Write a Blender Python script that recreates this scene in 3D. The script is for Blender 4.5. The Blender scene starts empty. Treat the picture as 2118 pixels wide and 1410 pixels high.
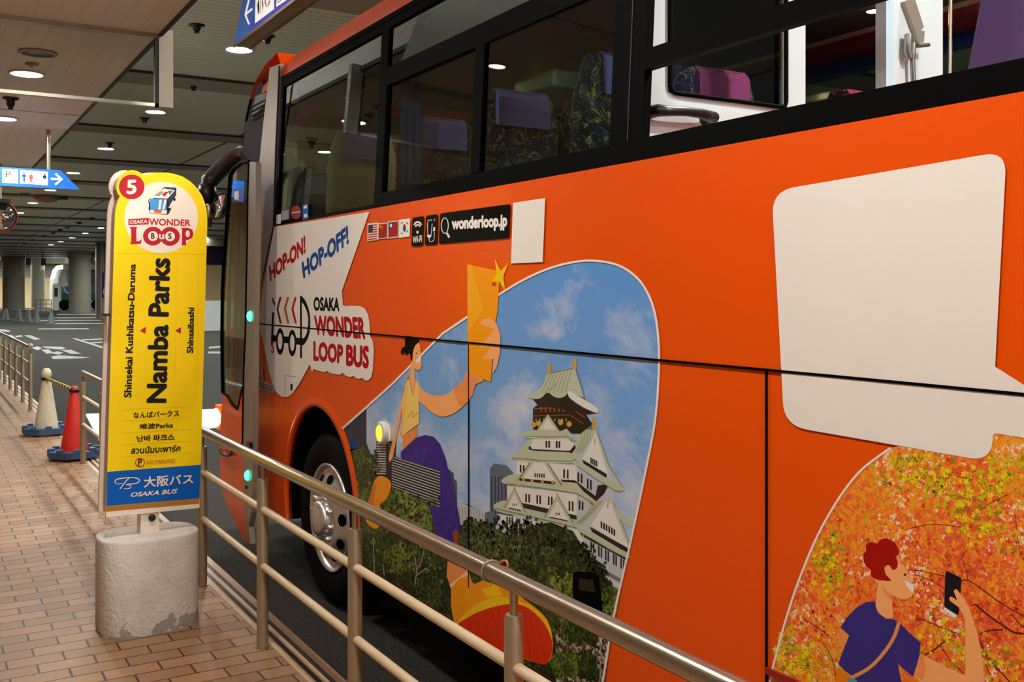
import bpy, bmesh, math, random
from mathutils import Vector, Matrix
from mathutils.geometry import tessellate_polygon
random.seed(7)
SC = bpy.context.scene
COL = SC.collection
PI = math.pi

# ---------------------------------------------------------------- camera, world, exposure
FP = 2050.0; CX = 1059.0; HY = 602.0            # focal length in pixels, image centre, horizon row
TH = math.radians(31.1)
CAM = Vector((0, 0, 1.77))
FW = Vector((math.sin(TH), math.cos(TH), 0)); RT = Vector((math.cos(TH), -math.sin(TH), 0)); UP = Vector((0, 0, 1))
cd = bpy.data.cameras.new('camera'); cam = bpy.data.objects.new('camera', cd); COL.objects.link(cam)
cam.location = CAM; cam.rotation_euler = (PI/2, 0, -TH)
cd.sensor_width = 36.0; cd.lens = FP/2118*36.0; cd.shift_y = (HY-705)/2118.0
cd.clip_start = 0.05; cd.clip_end = 400
SC.camera = cam
w = bpy.data.worlds.new('world'); SC.world = w; w.use_nodes = True
bg = w.node_tree.nodes['Background']; bg.inputs[0].default_value = (0.86, 0.88, 0.9, 1); bg.inputs[1].default_value = 0.6
vs = SC.view_settings; vs.view_transform = 'Standard'; vs.look = 'None'; vs.gamma = 1; vs.use_curve_mapping = False
vs.exposure = 0.72
LAMP_SOFFIT = 235.0      # radiance of the recessed lamps over the walkway
LAMP_MAIN = 460.0        # radiance of the recessed lamps over the bus lanes

def ray(x, y): return FW + RT*((x-CX)/FP) + UP*((HY-y)/FP)
def hit(x, y, p0, n):
    d = ray(x, y); t = (Vector(p0)-CAM).dot(n)/d.dot(n); return CAM + d*t
def onX(x, y, X): return hit(x, y, (X, 0, 0), Vector((1, 0, 0)))
def onY(x, y, Y): return hit(x, y, (0, Y, 0), Vector((0, 1, 0)))
def onZ(x, y, Z): return hit(x, y, (0, 0, Z), Vector((0, 0, 1)))
def proj(p):
    v = Vector(p)-CAM; d = v.dot(FW); return (CX+FP*v.dot(RT)/d, HY-FP*v.z/d)

# ---------------------------------------------------------------- materials
def lin(c):
    r = []
    for v in c:
        v /= 255.0
        r.append(v/12.92 if v <= 0.04045 else ((v+0.055)/1.055)**2.4)
    return (r[0], r[1], r[2], 1)
MATS = {}
def newmat(name):
    m = bpy.data.materials.new(name); m.use_nodes = True
    nt = m.node_tree; b = nt.nodes['Principled BSDF']; MATS[name] = m
    return m, nt, b
def N(nt, t, **k):
    n = nt.nodes.new(t)
    for a, v in k.items(): setattr(n, a, v)
    return n
def L(nt, a, b): nt.links.new(a, b)
def mixc(nt, fac, a, b, blend='MIX'):
    n = N(nt, 'ShaderNodeMix', data_type='RGBA', blend_type=blend)
    for s, v in ((n.inputs[0], fac), (n.inputs[6], a), (n.inputs[7], b)):
        if hasattr(v, 'is_output'): L(nt, v, s)
        else: s.default_value = v
    return n.outputs[2]
def mth(nt, op, a, b=None, c=None):
    n = N(nt, 'ShaderNodeMath', operation=op)
    for s, v in zip(n.inputs, (a, b, c)):
        if v is None: continue
        if hasattr(v, 'is_output'): L(nt, v, s)
        else: s.default_value = v
    return n.outputs[0]
def ramp(nt, fac, stops, interp='LINEAR'):
    n = N(nt, 'ShaderNodeValToRGB'); cr = n.color_ramp; cr.interpolation = interp
    while len(cr.elements) < len(stops): cr.elements.new(0.5)
    for e, (p, c) in zip(cr.elements, stops): e.position = p; e.color = c
    L(nt, fac, n.inputs[0]); return n.outputs[0]
def objco(nt, scale=(1, 1, 1)):
    t = N(nt, 'ShaderNodeTexCoord'); mp = N(nt, 'ShaderNodeMapping'); mp.inputs['Scale'].default_value = scale
    L(nt, t.outputs['Object'], mp.inputs[0]); return mp.outputs[0]
def noise(nt, vec, scale, detail=3, rough=0.5, dist=0):
    n = N(nt, 'ShaderNodeTexNoise'); n.inputs['Scale'].default_value = scale; n.inputs['Detail'].default_value = detail
    n.inputs['Roughness'].default_value = rough; n.inputs['Distortion'].default_value = dist
    L(nt, vec, n.inputs['Vector']); return n.outputs['Fac']
def bump(nt, b, h, strength=0.2, dist=0.01):
    n = N(nt, 'ShaderNodeBump'); n.inputs['Strength'].default_value = strength; n.inputs['Distance'].default_value = dist
    L(nt, h, n.inputs['Height']); L(nt, n.outputs[0], b.inputs['Normal'])
def mat(name, rgb, rough=0.5, metal=0.0, coat=0.0, var=0.06, vscale=9.0, bmp=0.0, bscale=60.0, spec=0.5, stretch=(1, 1, 1)):
    if name in MATS: return MATS[name]
    m, nt, b = newmat(name)
    c = lin(rgb); co = objco(nt, stretch)
    f = noise(nt, co, vscale, 3)
    d = tuple(x*(1-var) for x in c[:3])+(1,); e = tuple(min(1, x*(1+var)) for x in c[:3])+(1,)
    L(nt, mixc(nt, f, d, e), b.inputs['Base Color'])
    b.inputs['Roughness'].default_value = rough; b.inputs['Metallic'].default_value = metal
    b.inputs['Coat Weight'].default_value = coat; b.inputs['Coat Roughness'].default_value = 0.08
    b.inputs['Specular IOR Level'].default_value = spec
    if bmp: bump(nt, b, noise(nt, co, bscale, 4), bmp, 0.01)
    return m
def emit(name, rgb, s):
    if name in MATS: return MATS[name]
    m, nt, b = newmat(name); c = lin(rgb)
    b.inputs['Base Color'].default_value = c
    b.inputs['Emission Color'].default_value = c; b.inputs['Emission Strength'].default_value = s
    return m
def glassmat(name, tint, ior=1.45, rough=0.0, extra=0.0):
    if name in MATS: return MATS[name]
    m, nt, b = newmat(name)
    tr = N(nt, 'ShaderNodeBsdfTransparent'); tr.inputs[0].default_value = tint
    gl = N(nt, 'ShaderNodeBsdfGlossy'); gl.inputs['Roughness'].default_value = rough; gl.inputs[0].default_value = (0.9, 1.0, 0.95, 1)
    fr = N(nt, 'ShaderNodeFresnel'); fr.inputs[0].default_value = ior
    f = mth(nt, 'ADD', fr.outputs[0], extra)
    mx = N(nt, 'ShaderNodeMixShader'); L(nt, f, mx.inputs[0]); L(nt, tr.outputs[0], mx.inputs[1]); L(nt, gl.outputs[0], mx.inputs[2])
    L(nt, mx.outputs[0], nt.nodes['Material Output'].inputs[0])
    return m

# --- flat print / paint colours
ink = lambda n, c, r=0.38: mat(n, c, rough=r, coat=0.06, var=0.02, spec=0.25)
ORANGE = mat('bus orange paint', (236, 84, 0), rough=0.34, coat=0.22, var=0.03, vscale=2, spec=0.3)
WHITE = ink('white vinyl', (240, 237, 230))
BLACK = mat('black vinyl', (8, 8, 7), rough=.5, var=.02, spec=.06)
RED = mat('red vinyl', (178, 14, 22), rough=.5, var=.02, spec=.08); DRED = mat('dark red vinyl', (120, 10, 16), rough=.5, var=.02, spec=.08); BLUE = mat('blue vinyl', (18, 74, 146), rough=.5, var=.02, spec=.08)
BROWN = ink('brown orange vinyl', (180, 92, 24))
SKIN = ink('print skin', (252, 178, 112)); SKIN2 = ink('print skin deep', (244, 150, 82))
YEL = ink('print yellow', (250, 214, 116)); AMB = ink('print amber', (250, 160, 14)); AMB2 = ink('print deep amber', (232, 130, 10))
SUN = ink('print bright yellow', (252, 206, 20)); PURP = ink('print purple', (54, 26, 138)); LILAC = ink('print lilac', (110, 74, 160))
SOLE = ink('print red orange', (224, 50, 10)); SOLED = ink('print dark red orange', (168, 30, 8))
NAVY = ink('print navy', (52, 44, 132)); HAIR = ink('print hair red', (168, 8, 8)); TEAL = ink('print teal', (92, 160, 160)); TAN = ink('print tan', (228, 152, 84))
ROOF = ink('print roof green', (190, 200, 172)); ROOFD = ink('print roof dark green', (110, 124, 104)); WALLP = ink('print castle wall', (226, 228, 222)); WALLB = ink('print shaded wall', (190, 200, 208))
DARK = ink('print dark timber', (40, 34, 30)); GOLD = ink('print gold', (206, 164, 70)); BLDG = ink('print tower grey', (96, 108, 130)); BLDG2 = ink('print tower dark', (46, 52, 78)); PALEB = ink('print pale building', (196, 196, 198))
TWIG = ink('print branch', (92, 34, 24)); GREYP = ink('print grey', (150, 150, 146))
GASKET = mat('black rubber', (6, 6, 5), rough=0.6, spec=0.03)
BLKMET = mat('black metal', (14, 13, 12), rough=0.35)
STEEL = mat('stainless steel', (176, 166, 148), rough=0.28, metal=0.9, var=0.1, vscale=30, stretch=(1, .1, 1))
CREAMP = mat('painted rail cream', (214, 196, 162), rough=0.4, var=0.08)
POSTM = mat('post grey beige', (168, 152, 124), rough=0.38, metal=0.5, var=0.12)
DARKIN = mat('dark interior plastic', (52, 50, 46), rough=0.6)
BEIGE = mat('beige interior trim', (168, 156, 134), rough=0.55)
WHITEP = mat('white gelcoat', (208, 216, 216), rough=0.35, var=0.02)
GREYM = mat('grey painted metal', (150, 140, 126), rough=0.4, metal=0.3)
TYRE = mat('tyre rubber', (9, 9, 8), rough=0.8, bmp=0.2, spec=.12)
CHROME = mat('polished rim', (232, 232, 230), rough=0.32, metal=0.85, var=0.08, vscale=20)
SIGNY = mat('sign yellow', (246, 212, 0), rough=.45, spec=.25, var=.02); SIGNB = mat('sign blue', (0, 92, 186), rough=.45, spec=.25, var=.02); SIGNBR = ink('sign bronze', (176, 122, 44), 0.4)
SIGNW = ink('sign white', (238, 224, 208), 0.4); SIGNR = ink('sign red', (184, 20, 40), 0.4); SIGNK = ink('sign black', (14, 12, 8), 0.4)
SIGNG = ink('sign thin line', (200, 168, 10), 0.4); SKYB = ink('sign light blue', (60, 150, 210), 0.4)
BLUE2 = mat('weight blue plastic', (56, 88, 128), rough=0.55, var=0.12, bmp=0.15)
CONER = mat('cone red', (206, 36, 22), rough=0.45, var=0.06)
CONEW = mat('cone cream', (222, 212, 184), rough=0.55, var=0.1, bmp=0.7, bscale=26)
CONED = mat('cone dark', (70, 78, 74), rough=0.6)
STRIPY = mat('bar yellow', (232, 208, 60), rough=0.45); STRIPB = mat('bar black', (24, 22, 18), rough=0.45)
GLASSW = glassmat('bus window glass', (0.70, 0.80, 0.72, 1), 1.45, 0.0, 0.0)
GLASSD = glassmat('bus door glass', (0.7, 0.66, 0.56, 1), 1.5, 0.03, 0.08)
GLASSC = glassmat('clear screen glass', (0.86, 0.89, 0.86, 1), 1.02)
MIRROR = mat('mirror glass', (220, 226, 226), rough=0.03, metal=1.0, var=0.01)
PURPC = mat('lilac headrest cloth', (120, 112, 214), rough=0.85, var=0.08)
PURPF = mat('violet seat vinyl', (84, 72, 132), rough=0.5)
MAGENTA = mat('magenta headrest cloth', (196, 70, 150), rough=0.8)
BLUEC = mat('blue curtain cloth', (44, 58, 112), rough=0.9, var=0.2, vscale=20, stretch=(1, 8, .3))
BLUES = mat('navy seat cloth', (18, 34, 78), rough=0.9)
COVER = mat('pale seat cover', (176, 170, 148), rough=0.6, bmp=0.4, bscale=40)
LAMPE = emit('walkway lamp glow', (252, 246, 238), LAMP_SOFFIT)
LAMPM = emit('lane lamp glow', (250, 252, 246), LAMP_MAIN)
AMBERE = emit('amber indicator glow', (255, 160, 70), 16)
AMBERW = emit('amber marker glow', (255, 178, 40), 1.6)
GREENE = emit('green lamp glow', (70, 255, 190), 2.0)
SIGNE2 = emit('dim lit sign white', (255, 250, 244), 0.35); SIGNE = emit('lit sign white', (255, 250, 244), 0.55); SIGNEB = emit('lit sign blue', (0, 90, 190), 0.40)
WOODEN = None

def concrete():
    m, nt, b = newmat('weathered concrete'); co = objco(nt)
    f = noise(nt, co, 7, 6, 0.65); f2 = noise(nt, co, 55, 3)
    c = mixc(nt, f, lin((190, 184, 174)), lin((250, 246, 236)))
    c = mixc(nt, mth(nt, 'MULTIPLY', f2, 0.3), c, lin((150, 144, 132)))
    g = N(nt, 'ShaderNodeTexCoord'); sp = N(nt, 'ShaderNodeSeparateXYZ'); L(nt, g.outputs['Object'], sp.inputs[0])
    low = mth(nt, 'ADD', mth(nt, 'MULTIPLY', sp.outputs[2], -9.0), 1.15)       # scuffed worn band at the foot
    patch = mth(nt, 'GREATER_THAN', mth(nt, 'ADD', low, mth(nt, 'MULTIPLY', noise(nt, co, 5.5, 6, 0.65), 5.0)), 3.42)
    c = mixc(nt, mth(nt, 'MULTIPLY', patch, 0.6), c, lin((112, 108, 104)))
    L(nt, c, b.inputs['Base Color']); b.inputs['Roughness'].default_value = 0.9
    bump(nt, b, f2, 0.5, 0.01); return m
CONC = concrete()
COLM = mat('column concrete', (146, 142, 126), rough=0.7, var=0.1, vscale=2)
def paving():
    m, nt, b = newmat('brick paving'); co = objco(nt)
    br = N(nt, 'ShaderNodeTexBrick'); L(nt, co, br.inputs['Vector'])
    br.inputs['Scale'].default_value = 1.0; br.inputs['Brick Width'].default_value = 0.228; br.inputs['Row Height'].default_value = 0.113
    br.inputs['Mortar Size'].default_value = 0.0048; br.inputs['Mortar Smooth'].default_value = 0.2; br.inputs['Bias'].default_value = 0.0
    br.inputs['Color1'].default_value = lin((172, 132, 94)); br.inputs['Color2'].default_value = lin((134, 98, 66)); br.inputs['Mortar'].default_value = lin((70, 52, 38))
    f = noise(nt, co, 3, 5, 0.6); f2 = noise(nt, co, 140, 2)
    c = mixc(nt, mth(nt, 'MULTIPLY', f, 0.45), br.outputs[0], lin((172, 136, 98)), 'MIX')
    c = mixc(nt, br.outputs['Fac'], c, lin((52, 36, 26)))
    c = mixc(nt, mth(nt, 'MULTIPLY', f2, 0.25), c, lin((120, 94, 72)))
    L(nt, c, b.inputs['Base Color']); b.inputs['Roughness'].default_value = 0.55
    inv = mth(nt, 'SUBTRACT', 1.0, br.outputs['Fac']); bump(nt, b, inv, 0.6, 0.004); return m
PAVE = paving()
def asphalt():
    m, nt, b = newmat('asphalt'); co = objco(nt)
    f = ramp(nt, noise(nt, co, 60, 5, 0.8), [(0.38, (0, 0, 0, 1)), (0.68, (1, 1, 1, 1))]); f2 = noise(nt, co, 0.35, 4)
    c = mixc(nt, f, lin((20, 18, 16)), lin((84, 80, 72)))
    c = mixc(nt, mth(nt, 'MULTIPLY', f2, 0.5), c, lin((50, 54, 52)))
    L(nt, c, b.inputs['Base Color']); b.inputs['Roughness'].default_value = 0.85; b.inputs['Specular IOR Level'].default_value = 0.12
    bump(nt, b, f, 0.5, 0.006); return m
ASPH = asphalt()
PAINT_AND_SHEEN = mat('worn road paint and reflections', (132, 138, 132), rough=0.6, var=0.25, vscale=5)
KERBM = mat('granite kerb', (196, 172, 140), rough=0.5, var=0.15, vscale=40)
DARKSTRIP = mat('dark strips and rail shadows', (34, 30, 26), rough=0.6)
def lined(name, c1, c2, axis, pitch, duty, rough, metal=0.0):
    m, nt, b = newmat(name); t = N(nt, 'ShaderNodeTexCoord'); sp = N(nt, 'ShaderNodeSeparateXYZ'); L(nt, t.outputs['Object'], sp.inputs[0])
    v = mth(nt, 'FRACT', mth(nt, 'DIVIDE', sp.outputs[axis], pitch)); k = mth(nt, 'LESS_THAN', v, duty)
    f = noise(nt, t.outputs['Object'], 1.2, 3)
    c = mixc(nt, k, lin(c1), lin(c2)); c = mixc(nt, mth(nt, 'MULTIPLY', f, 0.15), c, lin((60, 58, 50)))
    L(nt, c, b.inputs['Base Color']); b.inputs['Roughness'].default_value = rough; b.inputs['Metallic'].default_value = metal
    bump(nt, b, mth(nt, 'SUBTRACT', 1.0, k), 0.5, 0.004); return m
SLAT = lined('slatted ceiling', (216, 222, 202), (170, 174, 156), 1, 0.15, 0.14, 0.42)
SOFF = lined('soffit panels', (238, 232, 224), (218, 211, 202), 0, 0.12, 0.05, 0.5)
WALLT = mat('tan wall panel', (196, 168, 126), rough=0.6, var=0.08, vscale=1.5)
WALLG = mat('grey wall panel', (138, 132, 118), rough=0.6, var=0.08, vscale=1.5)

def leafmat(name, stops, sc, gap, gapthr):
    m, nt, b = newmat(name); co = objco(nt)
    wob = N(nt, 'ShaderNodeTexNoise'); wob.inputs['Scale'].default_value = sc*0.9; wob.inputs['Detail'].default_value = 2; L(nt, co, wob.inputs['Vector'])
    ad = N(nt, 'ShaderNodeVectorMath', operation='MULTIPLY_ADD'); L(nt, wob.outputs['Color'], ad.inputs[0]); ad.inputs[1].default_value = (0.03,)*3; L(nt, co, ad.inputs[2])
    v = N(nt, 'ShaderNodeTexVoronoi'); v.inputs['Scale'].default_value = sc; L(nt, ad.outputs[0], v.inputs['Vector'])
    sp = N(nt, 'ShaderNodeSeparateColor'); L(nt, v.outputs['Color'], sp.inputs[0])
    big = noise(nt, co, 3.2, 4, 0.6)
    t = mth(nt, 'ADD', mth(nt, 'MULTIPLY', sp.outputs[0], 0.55), mth(nt, 'MULTIPLY', mth(nt, 'SUBTRACT', big, 0.28), 1.05))
    c = ramp(nt, t, stops)
    k = mth(nt, 'GREATER_THAN', mth(nt, 'ADD', mth(nt, 'MULTIPLY', noise(nt, co, 5.0, 4), 0.6), mth(nt, 'MULTIPLY', sp.outputs[1], 0.4)), gapthr)
    c = mixc(nt, mth(nt, 'MULTIPLY', k, 0.9), c, gap)
    L(nt, c, b.inputs['Base Color']); b.inputs['Roughness'].default_value = 0.35; b.inputs['Specular IOR Level'].default_value = 0.25
    return m
AUT = leafmat('printed autumn leaves', [(0.12, lin((204, 60, 34))), (0.3, lin((238, 96, 56))), (0.5, lin((248, 122, 36))), (0.66, lin((250, 166, 44))), (0.82, lin((214, 176, 30))), (0.95, lin((140, 136, 30)))], 120, lin((250, 226, 190)), 0.68)
GRN = leafmat('printed dark foliage', [(0.15, lin((14, 20, 10))), (0.4, lin((34, 46, 20))), (0.6, lin((60, 78, 32))), (0.8, lin((104, 124, 50))), (0.95, lin((150, 160, 80)))], 110, lin((10, 14, 8)), 0.62)
GRN2 = leafmat('printed light foliage', [(0.15, lin((40, 56, 16))), (0.4, lin((78, 102, 28))), (0.7, lin((130, 150, 50))), (0.95, lin((186, 190, 96)))], 120, lin((22, 30, 12)), 0.64)
PATH = leafmat('printed speckled path', [(0.2, lin((40, 40, 24))), (0.4, lin((120, 104, 84))), (0.6, lin((226, 204, 186))), (0.8, lin((150, 130, 110))), (0.95, lin((70, 84, 40)))], 75, lin((30, 36, 16)), 0.58)
def skymat():
    m, nt, b = newmat('printed sky'); co = objco(nt, (1, 1, 1.7))
    f = noise(nt, co, 3.0, 9, 0.66, 0.25)
    sp = N(nt, 'ShaderNodeSeparateXYZ'); L(nt, objco(nt), sp.inputs[0])
    band = ramp(nt, sp.outputs[2], [(0.9/3, (0.62, 0.62, 0.62, 1)), (1.35/3, (0.30, 0.30, 0.30, 1)), (1.9/3, (0.0, 0.0, 0.0, 1))])   # the printed photograph is paler and cloudier low down
    sp2 = mth(nt, 'DIVIDE', sp.outputs[2], 3.0); L(nt, sp2, band.node.inputs[0])
    cl = ramp(nt, mth(nt, 'ADD', f, mth(nt, 'MULTIPLY', band, 0.34)), [(0.56, (0, 0, 0, 1)), (0.92, (0.9, 0.9, 0.9, 1))])
    c = mixc(nt, band, lin((92, 154, 226)), lin((160, 198, 232))); c = mixc(nt, cl, c, lin((236, 234, 236)))
    L(nt, c, b.inputs['Base Color']); b.inputs['Roughness'].default_value = 0.35; b.inputs['Specular IOR Level'].default_value = 0.25
    return m
SKY = skymat()
def fabric(name, base, cols):
    m, nt, b = newmat(name); co = objco(nt)
    n1 = noise(nt, co, 11, 2, 0.5, 2.5); n2 = noise(nt, co, 17, 1, 0.5, 3.0)
    k1 = mth(nt, 'LESS_THAN', mth(nt, 'ABSOLUTE', mth(nt, 'SUBTRACT', n1, 0.56)), 0.022)
    k2 = mth(nt, 'LESS_THAN', mth(nt, 'ABSOLUTE', mth(nt, 'SUBTRACT', n2, 0.58)), 0.028)
    k3 = mth(nt, 'GREATER_THAN', n1, 0.68)
    c = mixc(nt, k3, lin(base), lin(cols[0])); c = mixc(nt, k1, c, lin(cols[1])); c = mixc(nt, k2, c, lin(cols[2]))
    L(nt, c, b.inputs['Base Color']); b.inputs['Roughness'].default_value = 0.9; return m
FAB = fabric('swirl seat fabric', (14, 18, 34), ((26, 60, 130), (196, 170, 90), (70, 110, 170)))
FABM = fabric('swirl seat fabric bright', (30, 14, 30), ((210, 60, 70), (236, 200, 60), (120, 110, 190)))

# ---------------------------------------------------------------- mesh helpers
LOC = {}
class MB:
    def __init__(s): s.v = []; s.f = []; s.mi = []; s.mats = []; s.sm = []
    def m(s, mt):
        if mt not in s.mats: s.mats.append(mt)
        return s.mats.index(mt)
    def add(s, vs, fs, mt=None, smooth=False):
        o = len(s.v); s.v += [tuple(v) for v in vs]; i = s.m(mt) if mt else 0
        for f in fs: s.f.append([o+k for k in f]); s.mi.append(i); s.sm.append(smooth)
    def box(s, a, b, mt=None):
        x0, y0, z0 = [min(p, q) for p, q in zip(a, b)]; x1, y1, z1 = [max(p, q) for p, q in zip(a, b)]
        s.add([(x0, y0, z0), (x1, y0, z0), (x1, y1, z0), (x0, y1, z0), (x0, y0, z1), (x1, y0, z1), (x1, y1, z1), (x0, y1, z1)],
              [(0, 3, 2, 1), (4, 5, 6, 7), (0, 1, 5, 4), (1, 2, 6, 5), (2, 3, 7, 6), (3, 0, 4, 7)], mt)
    def tube(s, pts, r, mt=None, n=16, caps=True, sy=1.0):
        pts = [Vector(p) for p in pts]; rs = r if isinstance(r, (list, tuple)) else [r]*len(pts); vs = []; prev = None
        for i, p in enumerate(pts):
            t = (pts[min(i+1, len(pts)-1)]-pts[max(i-1, 0)]).normalized()
            a = prev if prev is not None else (Vector((0, 0, 1)) if abs(t.z) < 0.9 else Vector((0, 1, 0)))
            u = (a - t*a.dot(t)).normalized(); wv = t.cross(u); prev = u
            vs += [p+(u*math.cos(2*PI*k/n)*sy+wv*math.sin(2*PI*k/n))*rs[i] for k in range(n)]
        fs = [(i*n+k, i*n+(k+1) % n, (i+1)*n+(k+1) % n, (i+1)*n+k) for i in range(len(pts)-1) for k in range(n)]
        s.add(vs, fs, mt, True)
        if caps: s.add(vs[:n], [tuple(range(n))[::-1]], mt); s.add(vs[-n:], [tuple(range(n))], mt)
    def lathe(s, prof, c, mt=None, n=32, ax='Z', sx=1.0, sy=1.0, rot=0.0, smooth=True):
        vs = []; cr, sr = math.cos(rot), math.sin(rot)
        for r, h in prof:
            for k in range(n):
                a = 2*PI*k/n; p, q = r*math.cos(a)*sx, r*math.sin(a)*sy; p, q = p*cr-q*sr, p*sr+q*cr
                vs.append((c[0]+p, c[1]+q, c[2]+h) if ax == 'Z' else ((c[0]+h, c[1]+p, c[2]+q) if ax == 'X' else (c[0]+p, c[1]+h, c[2]+q)))
        s.add(vs, [(i*n+k, i*n+(k+1) % n, (i+1)*n+(k+1) % n, (i+1)*n+k) for i in range(len(prof)-1) for k in range(n)], mt, smooth)
    def disc(s, c, r, mt=None, n=32, ax='Z', flip=False):
        vs = []
        for k in range(n):
            a = 2*PI*k/n; p, q = r*math.cos(a), r*math.sin(a)
            vs.append((c[0]+p, c[1]+q, c[2]) if ax == 'Z' else ((c[0], c[1]+p, c[2]+q) if ax == 'X' else (c[0]+p, c[1], c[2]+q)))
        s.add(vs, [tuple(range(n))[::-1] if flip else tuple(range(n))], mt)
    def prism(s, pts, off, mt=None, side=None):
        pts = [Vector(p) for p in pts]; off = Vector(off); n = len(pts)
        tr = tessellate_polygon([pts]); vs = pts+[p+off for p in pts]
        s.add(vs, list(tr)+[tuple(n+k for k in t[::-1]) for t in tr], mt)
        s.add(vs, [(k, (k+1) % n, n+(k+1) % n, n+k) for k in range(n)], side or mt)
    def poly(s, pts, mt=None):
        pts = [Vector(p) for p in pts]; s.add(pts, list(tessellate_polygon([pts])), mt)
def obj(name, mb, mt=None, parent=None, bevel=0.0, label=None, local=False):
    me = bpy.data.meshes.new(name)
    o = bpy.data.objects.new(name, me); COL.objects.link(o)
    off = Vector((0, 0, 0))
    if parent is not None:
        o.parent = parent; LOC[o] = LOC.get(parent, Vector((0, 0, 0)))
        if not local: off = LOC[o]
    me.from_pydata([tuple(Vector(v)-off) for v in mb.v], [], mb.f)
    ms = mb.mats or [mt]
    for x in ms: me.materials.append(x if x else mt)
    for p, i, k in zip(me.polygons, mb.mi, mb.sm): p.material_index = i; p.use_smooth = k
    me.validate()
    bm = bmesh.new(); bm.from_mesh(me); bmesh.ops.remove_doubles(bm, verts=bm.verts, dist=1e-6) if bevel else None
    bmesh.ops.recalc_face_normals(bm, faces=bm.faces) if (bevel or len(bm.faces) < 4000) else None
    bm.to_mesh(me); bm.free()
    if bevel:
        md = o.modifiers.new('bevel', 'BEVEL'); md.width = bevel; md.segments = 3; md.limit_method = 'ANGLE'
    if label: o['label'] = label
    return o
def tag(o, label, cat, group=None):
    o['label'] = label; o['category'] = cat
    if group: o['group'] = group
    return o
def thing(name, label, cat, loc, group=None):
    o = bpy.data.objects.new(name, None); COL.objects.link(o); o.location = loc; LOC[o] = Vector(loc); o.empty_display_size = 0.1
    return tag(o, label, cat, group)
def struct(name, mb, mt=None):
    o = obj(name, mb, mt); o['kind'] = 'structure'; return o
def dup(root, loc, label=None, group=None):
    r = root.copy(); COL.objects.link(r); r.location = loc
    if label: r['label'] = label
    if group: r['group'] = group
    for ch in list(root.children):
        c = ch.copy(); COL.objects.link(c); c.parent = r
        for g in ch.children:
            d = g.copy(); COL.objects.link(d); d.parent = c
    return r

# ---------------------------------------------------------------- flat prints on a surface
def spl(pts, n=6, closed=True):
    out = []; m = len(pts)
    rng = range(m) if closed else range(m-1)
    g = (lambda i: pts[i % m]) if closed else (lambda i: pts[max(0, min(m-1, i))])
    for i in rng:
        a, b, c, d = g(i-1), g(i), g(i+1), g(i+2)
        for k in range(n):
            t = k/n
            out.append(tuple(0.5*(2*b[j]+(c[j]-a[j])*t+(2*a[j]-5*b[j]+4*c[j]-d[j])*t*t+(3*b[j]-a[j]-3*c[j]+d[j])*t**3) for j in (0, 1)))
    if not closed: out.append(tuple(pts[-1]))
    return out
def rrect(q, r, n=5):
    out = []; m = len(q)
    for i in range(m):
        p = Vector(q[i]); a = Vector(q[i-1]); b = Vector(q[(i+1) % m])
        u = (a-p); v = (b-p); u = u.normalized()*min(r, u.length*.45); v = v.normalized()*min(r, v.length*.45)
        for k in range(n+1):
            t = k/n; out.append(tuple((p+u)*(1-t)**2+p*2*t*(1-t)+(p+v)*t*t))
    return out
def zm(ox, oy, s): return lambda *pts: [(ox+x/s, oy+y/s) for x, y in pts]
TXT = {}
def textmesh(s, off, shear, res=3):
    k = (s, off, shear)
    if k in TXT: return TXT[k]
    c = bpy.data.curves.new('lettering', 'FONT'); c.body = s; c.size = 1; c.resolution_u = res; c.shear = shear
    o = bpy.data.objects.new('lettering', c); COL.objects.link(o); bpy.context.view_layer.update()
    me = bpy.data.meshes.new_from_object(o.evaluated_get(bpy.context.evaluated_depsgraph_get()))
    vs = [(v.co.x, v.co.y) for v in me.vertices]; fs = [tuple(p.vertices) for p in me.polygons]
    bpy.data.objects.remove(o); bpy.data.curves.remove(c); bpy.data.meshes.remove(me)
    if off:
        v0, f0 = vs, fs; vs, fs = [], []
        for q in range(8):
            dx, dy = off*math.cos(q*PI/4), off*math.sin(q*PI/4); k0 = len(vs)
            vs += [(x+dx, y+dy, q) for x, y in v0]; fs += [tuple(i+k0 for i in f) for f in f0]
    x0 = min(v[0] for v in vs); x1 = max(v[0] for v in vs); y0 = min(v[1] for v in vs); y1 = max(v[1] for v in vs)
    TXT[k] = ([((v[0]-x0)/(x1-x0), (v[1]-y0)/(y1-y0), v[2] if len(v) > 2 else 0) for v in vs], fs); return TXT[k]
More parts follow.
